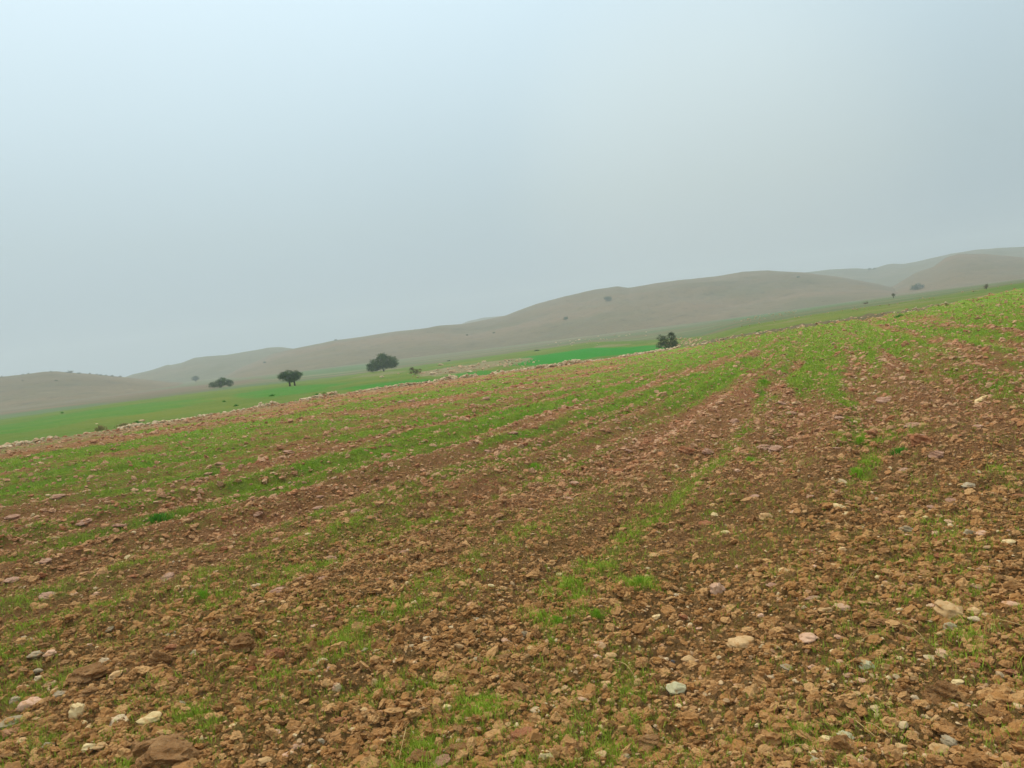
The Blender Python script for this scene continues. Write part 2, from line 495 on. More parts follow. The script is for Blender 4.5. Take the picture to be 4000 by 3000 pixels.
def mat_leafy(name, stops, scale=3, trans=0.0, inst=False):
    t = NT(name, .8)
    f = t.noise(scale, 3)
    if inst: f = t.math('FRACT', t.math('ADD', t.math('MULTIPLY', f, .4), t.attr('tint', 'INSTANCER')))
    return t.done(t.ramp(f, stops))
M['blade'] = mat_leafy('young_wheat', [(0.0, srgb(120, 146, 38)), (.35, srgb(144, 174, 44)), (.65, srgb(166, 190, 60)), (.9, srgb(184, 186, 92)), (1, srgb(138, 162, 50))], 1.5, inst=True)
M['weed'] = mat_leafy('dark_weed', [(.3, srgb(70, 134, 36)), (.7, srgb(104, 164, 46))], 5)
M['sprout'] = mat_leafy('bright_sprouts', [(.3, srgb(120, 168, 36)), (.7, srgb(156, 194, 56))], 5)
M['straw'] = mat_leafy('straw', [(.3, srgb(168, 140, 86)), (.7, srgb(200, 172, 116))], 20)
M['tussock'] = mat_leafy('dry_tussock', [(.3, srgb(150, 138, 84)), (.7, srgb(178, 164, 110))], 5)
M['leaf_dark'] = mat_leafy('tree_leaf', [(.3, srgb(44, 68, 26)), (.5, srgb(64, 92, 36)), (.7, srgb(92, 118, 50))], 1.2)
M['leaf_bush'] = mat_leafy('bush_leaf', [(.3, srgb(46, 60, 34)), (.5, srgb(70, 84, 46)), (.7, srgb(98, 108, 66))], 3)
M['leaf_brown'] = mat_leafy('thorn_twigs', [(.3, srgb(86, 70, 52)), (.5, srgb(112, 90, 68)), (.7, srgb(110, 112, 66))], 3)
M['bark'] = mat_leafy('bark', [(.3, srgb(70, 58, 46)), (.7, srgb(104, 88, 70))], 5)

def mat_green():
    t = NT('green_crop')
    n1 = t.noise(.05, 4); n2 = t.noise(.6, 4, .6); n3 = t.noise(5, 4, .7)
    c = t.ramp(n1, [(.3, srgb(78, 112, 16)), (.5, srgb(92, 114, 16)), (.7, srgb(116, 122, 28))])
    c = t.mix(t.attr('lush'), c, srgb(30, 128, 4))
    c = t.mix(t.math('MULTIPLY', t.rng(n2, .45, .7, 0, .55), t.math('SUBTRACT', 1.0, t.attr('lush'))), c, srgb(112, 122, 52))
    c = t.mix(t.rng(n3, .5, .7, 0, .5), c, srgb(48, 96, 20))
    c = t.mix(t.math('MULTIPLY', t.attr('bare'), t.rng(n2, .3, .6, .5, 1)), c, t.ramp(n3, [(.35, srgb(124, 112, 76)), (.65, srgb(158, 136, 106))]))
    return t.done(c, t.bump(n3, .15, .6))
def mat_valley():
    t = NT('valley_ground')
    mp = t.n('ShaderNodeMapping'); t.l(t.pos(), mp.inputs['Vector'])
    mp.inputs['Rotation'].default_value = (0, 0, math.radians(12)); mp.inputs['Scale'].default_value = (.25, 1, 1)
    n1 = t.noise(.022, 4, .5, mp.outputs[0]); n2 = t.noise(.3, 5, .65); n3 = t.noise(.06, 4, .6, mp.outputs[0])
    c = t.ramp(n1, [(.30, srgb(116, 102, 78)), (.42, srgb(110, 104, 70)), (.52, srgb(86, 106, 64)), (.60, srgb(112, 108, 72)), (.7, srgb(130, 108, 84))])
    c = t.mix(t.attr('mauve'), c, srgb(116, 92, 76))
    c = t.mix(t.attr('lush'), c, srgb(80, 112, 62))
    c = t.mix(t.rng(n3, .55, .7, 0, .5), c, srgb(160, 140, 112))
    c = t.mix(t.rng(n2, .5, .75, 0, .35), c, srgb(96, 92, 62))
    return t.done(c, t.bump(n2, .6, .6))
def mat_hill(name, a, b, c_):
    t = NT(name)
    mp = t.n('ShaderNodeMapping'); t.l(t.pos(), mp.inputs['Vector']); mp.inputs['Scale'].default_value = (.4, 1, 3)
    n1 = t.noise(.012, 5, .55, mp.outputs[0]); n2 = t.noise(.12, 6, .7); n3 = t.noise(.035, 5, .6, mp.outputs[0])
    c = t.ramp(n1, [(.3, srgb(*a)), (.5, srgb(*b)), (.7, srgb(*c_))])
    c = t.mix(t.rng(n3, .48, .66, 0, .55), c, srgb(92, 92, 58))
    n5 = t.noise(.5, 3, .6)
    c = t.mix(t.rng(n5, .60, .68, 0, .75), c, srgb(52, 62, 38))
    c = t.mix(t.rng(n2, .54, .68, 0, .7), c, srgb(78, 72, 46))
    c = t.mix(t.rng(n2, .40, .30, 0, .35), c, srgb(160, 142, 112))
    return t.done(c, t.bump(n2, 1.2, .7))
M['green'] = mat_green(); M['valley'] = mat_valley()
M['hill'] = mat_hill('hill_grass', (104, 90, 58), (116, 100, 68), (126, 102, 72))
M['hill_far'] = mat_hill('far_hill_grass', (94, 94, 58), (104, 100, 66), (116, 104, 72))

# ------------------------------------------------------------------ ground sheets
AZ = np.radians(np.linspace(-52, 52, 880))
R = [0.9]
while R[-1] < 420:
    r = R[-1]
    R.append(r * (1.02 if r < 2 else 1.0056 if r < 40 else 1.008 if r < 110 else 1.02))
R = np.array(R)
A2, R2 = np.meshgrid(AZ, R)
X, Y = R2 * np.sin(A2), R2 * np.cos(A2)
Z = ground_z(X.ravel(), Y.ravel()).reshape(X.shape) + fine_relief(X.ravel(), Y.ravel()).reshape(X.shape)
V = np.stack([X, Y, Z], -1).reshape(-1, 3)
nr, na = X.shape
i = np.arange(nr - 1)[:, None] * na + np.arange(na - 1)[None, :]
F = np.stack([i, i + 1, i + 1 + na, i + na], -1).reshape(-1, 4)
ws = wall_side(X, Y)
e2 = np.interp(A2, T2[0], T2[1]) * (1 + 0.02 * vnoise(A2 * 30, R2 * 0 + 1, 5))
cls = np.where(ws < 0, 0, np.where(R2 < e2, 1, 2))
fc = cls[:-1, :-1].reshape(-1)
def sub(name, mask, mat, attrs):
    f = F[mask]
    u, inv = np.unique(f, return_inverse=True)
    me = mesh_np(name, V[u], inv.reshape(f.shape))
    for k, fn in attrs.items():
        fattr(me, k, fn(V[u, 0].astype(float), V[u, 1].astype(float)))
    o = add(name, me, mat)
    tag(o, kind='structure')
    return o
def redness(x, y):
    r = np.hypot(x, y)
    return np.clip(sstep(5, 9, r) * (0.75 + 0.5 * vnoise(x * .3, y * .3, 81)) , 0, 1)
sub('ploughed_field', fc == 0, M['ground'], {'green': green_mask, 'redness': redness, 'dust': lambda x, y: sstep(-7, -2.5, wall_side(x, y)) * sstep(5, -8, x) + sstep(-1.2, -.3, wall_side(x, y)), 'cover': lambda x, y: 0.32 + 0.65 * sstep(5, 12, np.hypot(x, y))})
def blob(x, y, spots):
    o = np.zeros(x.shape)
    for px, py, wx, wy, s in spots:
        az, te = azel(px, py)
        # where the pixel meets the ground
        hx, hy, _ = hit(np.array([px]), np.array([py]))
        r0 = float(np.hypot(hx[0], hy[0]))
        ha = wx / FPX
        x2, y2, _ = hit(np.array([px]), np.array([py + wy])); dr = max(2., abs(r0 - float(np.hypot(x2[0], y2[0]))))
        a = np.arctan2(x, y); r = np.hypot(x, y)
        d = ((a - az) / ha) ** 2 + ((r - r0) / dr) ** 2 + .5 * fbm(x * .2, y * .2, 3, 9)
        o = np.maximum(o, s * sstep(1.35, .75, d))
    return o
LUSH = [(565, 355.5, 68, 6.5, 1.0), (632, 350, 36, 4.0, 1.0), (540, 361, 40, 3, .8), (390, 385, 45, 4, .7), (290, 390, 50, 5, .6), (120, 410, 70, 6, .45), (470, 374, 30, 2.5, .7), (30, 425, 50, 6, .4)]
BARE = [(438, 371.8, 20, 4.0, 1), (460, 368.5, 24, 4.6, 1), (485, 365, 24, 4.4, 1), (508, 361.5, 22, 3.2, .9), (380, 374, 26, 1.5, .5), (612, 345.5, 18, 1.2, .6)]
def bare(x, y):
    s = wall_side(x, y)
    a = np.arctan2(x, y)
    right = sstep(math.radians(9), math.radians(13), a)
    return np.maximum(blob(x, y, BARE), np.maximum(.75 * sstep(2.2, .6, s), right * (.08 + .35 * sstep(0, .6, fbm(x * .15, y * .15, 3, 14)))))
def lush(x, y):
    a = np.arctan2(x, y)
    return blob(x, y, LUSH)
sub('green_field', fc == 1, M['green'], {'lush': lush, 'bare': bare})
MAUVE = [(90, 400, 90, 7, .5), (170, 391, 60, 4, .55), (20, 404, 40, 5, .4), (230, 383, 30, 2, .5)]
VL = [(330, 371, 60, 4, .7), (40, 413, 50, 3, .7), (660, 337, 60, 3, .4), (920, 295, 60, 3, .4), (790, 311, 60, 3, .5)]
sub('valley_floor', fc == 2, M['valley'], {'mauve': lambda x, y: blob(x, y, MAUVE), 'lush': lambda x, y: blob(x, y, VL)})
# wide surrounding land in every direction
A = np.radians(np.concatenate([np.linspace(-180, -52.5, 76), np.linspace(-51.5, 51.5, 104), np.linspace(52.5, 180, 76)]))
RR = np.concatenate([[0.01], np.geomspace(.6, 380, 60), np.geomspace(400, 3400, 24)])
A3, R3 = np.meshgrid(A, RR)
X3, Y3 = R3 * np.sin(A3), R3 * np.cos(A3)
Z3 = base_z(X3, Y3)
under = sstep(math.radians(52.5), math.radians(51.5), np.abs(A3)) * sstep(.85, 1.1, R3) * (1 - sstep(398, 401, R3))
Z3 = Z3 - 0.3 * under - 0.6 * under * sstep(20, 60, R3) + .02 * vnoise(X3 * 2, Y3 * 2) 
n_r, n_a = X3.shape
ii = np.arange(n_r - 1)[:, None] * n_a + np.arange(n_a - 1)[None, :]
me = mesh_np('ground', np.stack([X3, Y3, Z3], -1).reshape(-1, 3), np.stack([ii, ii + 1, ii + 1 + n_a, ii + n_a], -1).reshape(-1, 4))
tag(add('ground', me, M['valley']), kind='structure')

# ------------------------------------------------------------------ hills
SC = 1024 / 4000
def make_hill(ridge, R_ridge, R_foot, R_back, mat, seed, rough=1.0, amp=0.05):
    p = np.array(ridge, float) * SC
    az, te = azel(p[:, 0], p[:, 1])
    o = np.argsort(az); az, te = az[o], te[o]
    g = np.arange(az[0], az[-1], math.radians(.09))
    t = np.interp(g, az, te)
    k = np.array([.25, .5, .25]); t = np.convolve(np.pad(t, 1, 'edge'), k, 'valid')
    Rr = R_ridge(g) if callable(R_ridge) else np.full(g.shape, float(R_ridge))
    zr = EYE + t * Rr
    s = np.concatenate([np.linspace(0, 1, 60), np.linspace(1.03, 2, 22)])
    G, Sx = np.meshgrid(g, s)
    Rg = np.where(Sx <= 1, R_foot + (Rr - R_foot) * Sx, Rr + (R_back - Rr) * (Sx - 1))
    x, y = Rg * np.sin(G), Rg * np.cos(G)
    zb = base_z(x, y) - 1.5
    prof = np.where(Sx <= 1, np.sin(np.clip(Sx, 0, 1) * math.pi / 2) ** 1.25, np.cos(np.clip(Sx - 1, 0, 1) * math.pi / 2) ** 1.2)
    ends = 1.0
    hgt = (zr - zb)
    z = zb + hgt * prof * ends
    nz = fbm(x * .008, y * .008, 5, seed, .55) - .45 * np.abs(fbm(G * 9 + Rg * .003, Rg * .004, 3, seed + 3))
    z += hgt * amp * 3.2 * nz * np.clip(prof * (1 - prof) * 4, 0, 1) * rough
    z += .25 * fbm(x * .05, y * .05, 3, seed + 9) * prof
    n_r, n_a = x.shape
    ii = np.arange(n_r - 1)[:, None] * n_a + np.arange(n_a - 1)[None, :]
    me = mesh_np('hill', np.stack([x, y, z], -1).reshape(-1, 3), np.stack([ii, ii + 1, ii + 1 + n_a, ii + n_a], -1).reshape(-1, 4))
    return tag(add('hill', me, mat), kind='structure')
HA = [(-900, 1640), (-600, 1560), (-300, 1500), (0, 1475), (90, 1466), (172, 1455), (221, 1453), (271, 1458), (357, 1461), (434, 1470), (488, 1474), (542, 1480), (633, 1490), (723, 1496), (800, 1500)]
HB = [(300, 1520), (420, 1492), (488, 1474), (520, 1462), (588, 1447), (655, 1426), (669, 1427), (714, 1417), (760, 1400), (814, 1394), (882, 1388), (1000, 1368), (1045, 1359), (1095, 1356), (1150, 1363), (1300, 1372), (1500, 1390)]
HC = [(800, 1492), (859, 1476), (927, 1440), (1000, 1412), (1068, 1381), (1149, 1363), (1226, 1347), (1312, 1330), (1407, 1318), (1543, 1297), (1633, 1288), (1723, 1275), (1814, 1267), (1900, 1250), (1974, 1234), (2019, 1216), (2098, 1189), (2208, 1160), (2322, 1134), (2412, 1121), (2456, 1127), (2550, 1112), (2645, 1097), (2795, 1082), (2900, 1064), (3000, 1060), (3139, 1067), (3300, 1088), (3422, 1109), (3487, 1124), (3560, 1140), (3620, 1150)]
HD = [(1700, 1310), (1800, 1268), (1825, 1256), (1890, 1241), (1974, 1235), (2080, 1232), (2300, 1260)]
HF = [(3380, 1145), (3487, 1119), (3571, 1069), (3646, 1044), (3696, 1007), (3745, 994), (3845, 994), (4000, 1007), (4200, 1020), (4500, 1060), (4900, 1060)]
HE = [(2900, 1120), (3050, 1080), (3139, 1067), (3240, 1055), (3340, 1049), (3400, 1052), (3420, 1048), (3460, 1035), (3490, 1031), (3530, 1032), (3580, 1023), (3640, 1010), (3720, 993), (3800, 980), (3900, 970), (4000, 966), (4200, 950), (4600, 930), (5000, 960)]
make_hill(HA, 560, 330, 760, M['hill'], 101, .8)
make_hill(HB, 900, 600, 1200, M['hill_far'], 111)
make_hill(HC, 720, 410, 1000, M['hill'], 121)
make_hill(HD, 1250, 950, 1500, M['hill_far'], 131)
make_hill(HF, 760, 450, 1000, M['hill'], 141)
make_hill(HE, 1150, 800, 1500, M['hill_far'], 151)
def hill_point(px, py, r):
    d = rays(px, py); h = math.hypot(d[0], d[1])
    return Vector((d[0] / h * r, d[1] / h * r, EYE + d[2] / h * r))

# ------------------------------------------------------------------ haze
bpy.context.view_layer.update()
hx, hy0, hy1, hz0, hz1 = 1700, -400, 1900, -14, 110
hv = [(x, y, z) for x in (-hx, hx) for y in (hy0, hy1) for z in (hz0, hz1)]
hf = [(0, 1, 3, 2), (4, 6, 7, 5), (0, 4, 5, 1), (2, 3, 7, 6), (0, 2, 6, 4), (1, 5, 7, 3)]
me = bpy.data.meshes.new('haze'); me.from_pydata(hv, [], hf)
hm = bpy.data.materials.new('haze_air'); hm.use_nodes = True
hm.node_tree.nodes.clear()
ho = hm.node_tree.nodes.new('ShaderNodeOutputMaterial')
hp = hm.node_tree.nodes.new('ShaderNodeVolumePrincipled')
hp.inputs['Color'].default_value = (.86, .94, 1.0, 1)
hp.inputs['Density'].default_value = .00078
hp.inputs['Anisotropy'].default_value = .15
hm.node_tree.links.new(hp.outputs[0], ho.inputs['Volume'])
tag(add('haze', me, hm), kind='stuff')

# ------------------------------------------------------------------ stone and clod shapes
def ico(sub):
    import bmesh
    bm = bmesh.new(); bmesh.ops.create_icosphere(bm, subdivisions=sub, radius=1)
    v = np.array([p.co[:] for p in bm.verts]); f = np.array([[q.index for q in t.verts] for t in bm.faces])
    bm.free(); return v, f
def n3(v, s, seed):
    return vnoise(v[:, 0] * s + 3.1 * v[:, 2] * s * .7, v[:, 1] * s - 2.3 * v[:, 2] * s * .6, seed) + vnoise(v[:, 2] * s + 5, v[:, 0] * s + v[:, 1] * s * .8, seed + 50)
def rock_shape(sub, seed, rough=.12, facets=0, flat=1.0, small=.04):
    v, f = ico(sub); r = np.random.default_rng(seed)
    v = v.copy()
    for k in range(facets):                       # cut flat faces
        n = r.normal(size=3); n /= np.linalg.norm(n); d = r.uniform(.55, .85)
        s = v @ n; m = s > d
        v[m] -= np.outer(s[m] - d, n)
    rad = 1 + rough * n3(v, 1.1, seed) + rough * .5 * n3(v, 2.3, seed + 3) + small * n3(v, 5, seed + 5) + small * .6 * n3(v, 10, seed + 8)
    v = v * rad[:, None]
    v[:, 2] *= flat
    lo = v.min(0); hi = v.max(0)
    return (v - (lo + hi) / 2) / ((hi - lo) / 2), f
STONE_ME = [mesh_np('stone', *rock_shape(4, 200 + k, .24 if k % 2 else .17, 4 + k % 4, small=.035), smooth=True) for k in range(12)]
CLOD_ME = [mesh_np('clod', *rock_shape(4, 300 + k, .30, 3, small=.09), smooth=False) for k in range(8)]
SLAB_ME = [mesh_np('slab', *rock_shape(4, 400 + k, .22, 5, small=.05), smooth=False) for k in range(6)]
def with_mat(me, mat, cache={}):
    k = (me.name, mat.name)
    if k not in cache:
        c = me.copy(); c.materials.clear(); c.materials.append(mat); cache[k] = c
    return cache[k]

# ------------------------------------------------------------------ scattering with one node group
def collection_of(name, meshes, mat):
    c = bpy.data.collections.new(name)
    for k, me in enumerate(meshes):
        me.materials.clear(); me.materials.append(mat)
        o = bpy.data.objects.new(f'{name}_{k:02d}', me); c.objects.link(o)
    return c
def scatter(name, P, rot, scl, idx, tint, coll):
    me = bpy.data.meshes.new(name)
    me.vertices.add(len(P)); me.vertices.foreach_set('co', np.ascontiguousarray(P, np.float32).ravel())
    for nm, arr in (('rot', rot), ('scl', scl)):
        a = me.attributes.new(nm, 'FLOAT_VECTOR', 'POINT'); a.data.foreach_set('vector', np.ascontiguousarray(arr, np.float32).ravel())
    fattr(me, 'tint', tint)
    a = me.attributes.new('idx', 'INT', 'POINT'); a.data.foreach_set('value', np.ascontiguousarray(idx, np.int32))
    o = add(name, me)
    ng = bpy.data.node_groups.new(name, 'GeometryNodeTree')
    ng.interface.new_socket('Geometry', in_out='INPUT', socket_type='NodeSocketGeometry')
    ng.interface.new_socket('Geometry', in_out='OUTPUT', socket_type='NodeSocketGeometry')
    gi = ng.nodes.new('NodeGroupInput'); go = ng.nodes.new('NodeGroupOutput')
    ci = ng.nodes.new('GeometryNodeCollectionInfo'); ci.inputs['Collection'].default_value = coll
    ci.inputs['Separate Children'].default_value = True; ci.inputs['Reset Children'].default_value = True
    ip = ng.nodes.new('GeometryNodeInstanceOnPoints'); ip.inputs['Pick Instance'].default_value = True
    def na(nm, ty):
        x = ng.nodes.new('GeometryNodeInputNamedAttribute'); x.data_type = ty; x.inputs['Name'].default_value = nm
        return x.outputs['Attribute']
    e2r = ng.nodes.new('FunctionNodeEulerToRotation')
    ng.links.new(na('rot', 'FLOAT_VECTOR'), e2r.inputs[0])
    ng.links.new(gi.outputs[0], ip.inputs['Points']); ng.links.new(ci.outputs[0], ip.inputs['Instance'])
    ng.links.new(e2r.outputs[0], ip.inputs['Rotation']); ng.links.new(na('scl', 'FLOAT_VECTOR'), ip.inputs['Scale'])
    ng.links.new(na('idx', 'INT'), ip.inputs['Instance Index'])
    ng.links.new(ip.outputs[0], go.inputs[0])
    md = o.modifiers.new('scatter', 'NODES'); md.node_group = ng
    tag(o, kind='stuff')
    return o
def sample(n, r0, r1, p=1.0):
    """points over the field, denser near the camera"""
    a = rng.uniform(math.radians(-50), math.radians(50), n)
    u = rng.uniform(0, 1, n) ** p
    r = r0 * (r1 / r0) ** u
    return r * np.sin(a), r * np.cos(a), r
def gz_full(x, y): return ground_z(x, y) + fine_relief(x, y)

# clods
lo_clods = collection_of('soil_clod_shape', [mesh_np('c', *rock_shape(3, 500 + k, .36, 2, small=.15), smooth=False) for k in range(12)], M['clod'])
n = 260000
x, y, r = sample(n, 1.2, 75, .9)
f, l = rowcoord(x, y)
g = green_mask(x, y)
dens = np.clip(.55 + .9 * vnoise(f * .9, l * .08, 33) + .4 * vnoise(x * .8, y * .8, 34) - .95 * g * sstep(8, 14, r), .16 + .3 * sstep(14, 8, r), 1)
k = (rng.uniform(0, 1, n) < dens) & (wall_side(x, y) < -.5)
x, y, r = x[k], y[k], r[k]
smin = np.maximum(.008, r * .0011)
s = np.minimum(smin * rng.uniform(0.02, 1, len(x)) ** (-1 / 2.3), .055 + .055 * rng.uniform(0, 1, len(x)))
s = np.maximum(s, smin)
asp = np.stack([rng.uniform(.8, 1.4, len(x)), rng.uniform(.7, 1.1, len(x)), rng.uniform(.4, .95, len(x))], -1)
P = np.stack([x, y, gz_full(x, y) + s * .15], -1)
rot = np.stack([rng.normal(0, .35, len(x)), rng.normal(0, .35, len(x)), rng.uniform(0, 6.28, len(x))], -1)
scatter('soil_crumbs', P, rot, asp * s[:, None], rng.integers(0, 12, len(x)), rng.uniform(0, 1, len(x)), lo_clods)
# pebbles
lo_peb = collection_of('pebble_shape', [mesh_np('p', *rock_shape(2, 600 + k, .24, 5, small=.06), smooth=False) for k in range(8)], M['pebble'])
n = 70000
x, y, r = sample(n, 1.2, 60, 1.1)
dens = np.clip(.35 + .8 * vnoise(x * .35, y * .35, 91) + .4 * sstep(9, 4, r) + .25 * sstep(-2, 3, x), .08, 1)
k = (rng.uniform(0, 1, n) < dens) & (wall_side(x, y) < -.5)
x, y, r = x[k], y[k], r[k]
smin = np.maximum(.005, r * .0009)
s = np.clip(smin * rng.uniform(0.02, 1, len(x)) ** (-1 / 2.7), smin, .035)
asp = np.stack([rng.uniform(.9, 1.5, len(x)), rng.uniform(.7, 1.1, len(x)), rng.uniform(.45, .8, len(x))], -1)
P = np.stack([x, y, gz_full(x, y) + s * .35], -1)
rot = np.stack([rng.normal(0, .3, len(x)), rng.normal(0, .3, len(x)), rng.uniform(0, 6.28, len(x))], -1)
scatter('pebbles', P, rot, asp * s[:, None], rng.integers(0, 8, len(x)), rng.uniform(0, 1, len(x)), lo_peb)

# young grass
def tuft(seed, nb, h, spread, w, lean=.5):
    r = np.random.default_rng(seed); V = []; F = []
    for b in range(nb):
        a = r.uniform(0, 6.28); px, py = r.normal(0, spread, 2)
        hh = h * r.uniform(.5, 1.1); ln = lean * hh * r.uniform(.2, 1.2); ww = w * r.uniform(.7, 1.2)
        dx, dy = math.cos(a), math.sin(a); t = r.uniform(0, 6.28); sx, sy = math.cos(t) * ww / 2, math.sin(t) * ww / 2
        i = len(V)
        V += [(px - sx, py - sy, -.01), (px + sx, py + sy, -.01), (px + dx * ln * .35 - sx * .8, py + dy * ln * .35 - sy * .8, hh * .6), (px + dx * ln * .35 + sx * .8, py + dy * ln * .35 + sy * .8, hh * .6), (px + dx * ln, py + dy * ln, hh)]
        F += [(i, i + 1, i + 3), (i, i + 3, i + 2), (i + 2, i + 3, i + 4)]
    return np.array(V), np.array(F)
lo_gr = collection_of('grass_shape', [mesh_np('g', *tuft(700 + k, 7, .075, .022, .0042, .7), smooth=False) for k in range(8)], M['blade'])
n = 380000
x, y, r = sample(n, 1.2, 70, .95)
g = green_mask(x, y)
loc = sstep(-.25, .55, fbm(x * 3.2, y * 3.2, 2, 95) + .35 * g)
k = (rng.uniform(0, 1, n) < np.clip(g ** 1.2 * 1.2 * loc + .02 + .22 * sstep(-.3, .5, fbm(x * .8, y * .8, 3, 98)), 0, 1)) & (wall_side(x, y) < -.6)
x, y, r, g = x[k], y[k], r[k], g[k]
s = rng.uniform(.4, 1.0, len(x)) * (.55 + .5 * g)
wsc = s * np.clip(r / 9, 1, 5) ; hs = s * np.clip((r / 14), 1, 1.35)
P = np.stack([x, y, gz_full(x, y)], -1)
rot = np.stack([rng.normal(0, .15, len(x)), rng.normal(0, .15, len(x)), rng.uniform(0, 6.28, len(x))], -1)
scatter('young_grass', P, rot, np.stack([wsc, wsc, hs], -1), rng.integers(0, 8, len(x)), rng.uniform(0, .6, len(x)), lo_gr)

# ------------------------------------------------------------------ stones and clods laid one by one
def put(kind, px, py, w, h, matk, label, cat, group=None, tilt=0.0, var=None, yaw=None):
    """px,py centre in the 1024 frame, w,h size there"""
    x, y, z = hit(np.array([px]), np.array([py + h * .35]))
    x, y, z = float(x[0]), float(y[0]), float(z[0])
    d = math.sqrt(x * x + y * y + EYE * EYE)
    W = w / FPX * d
    elev = math.atan2(EYE, math.hypot(x, y))
    Hap = h / FPX * d
    flat = kind == 'slab'
    dep = W * (.75 if not flat else .8)
    H = (Hap - dep * math.sin(elev) * .9) / max(.3, math.cos(elev))
    H = min(max(H, W * (.22 if flat else .38)), W * 1.1) * 1.25
    H = max(H, Hap * .5)
    ms = {'stone': STONE_ME, 'clod': CLOD_ME, 'slab': SLAB_ME}[kind]
    vi = var if var is not None else random.randrange(len(ms))
    nm = {'stone': 'stone', 'clod': 'clod', 'slab': 'earth_slab'}[kind]
    o = add(nm, with_mat(ms[vi], M[matk]))
    o.scale = (W / 2, dep / 2, H / 2)
    az = math.atan2(x, y)
    o.rotation_euler = (random.uniform(-.12, .12), tilt, (yaw if yaw is not None else random.uniform(-.35, .35)) - az)
    o.location = (x, y, z + H * .5 - H * random.uniform(.26, .42))
    tag(o, label, cat, group)
    TAKEN.append((x, y, W))
    return o
TAKEN = []
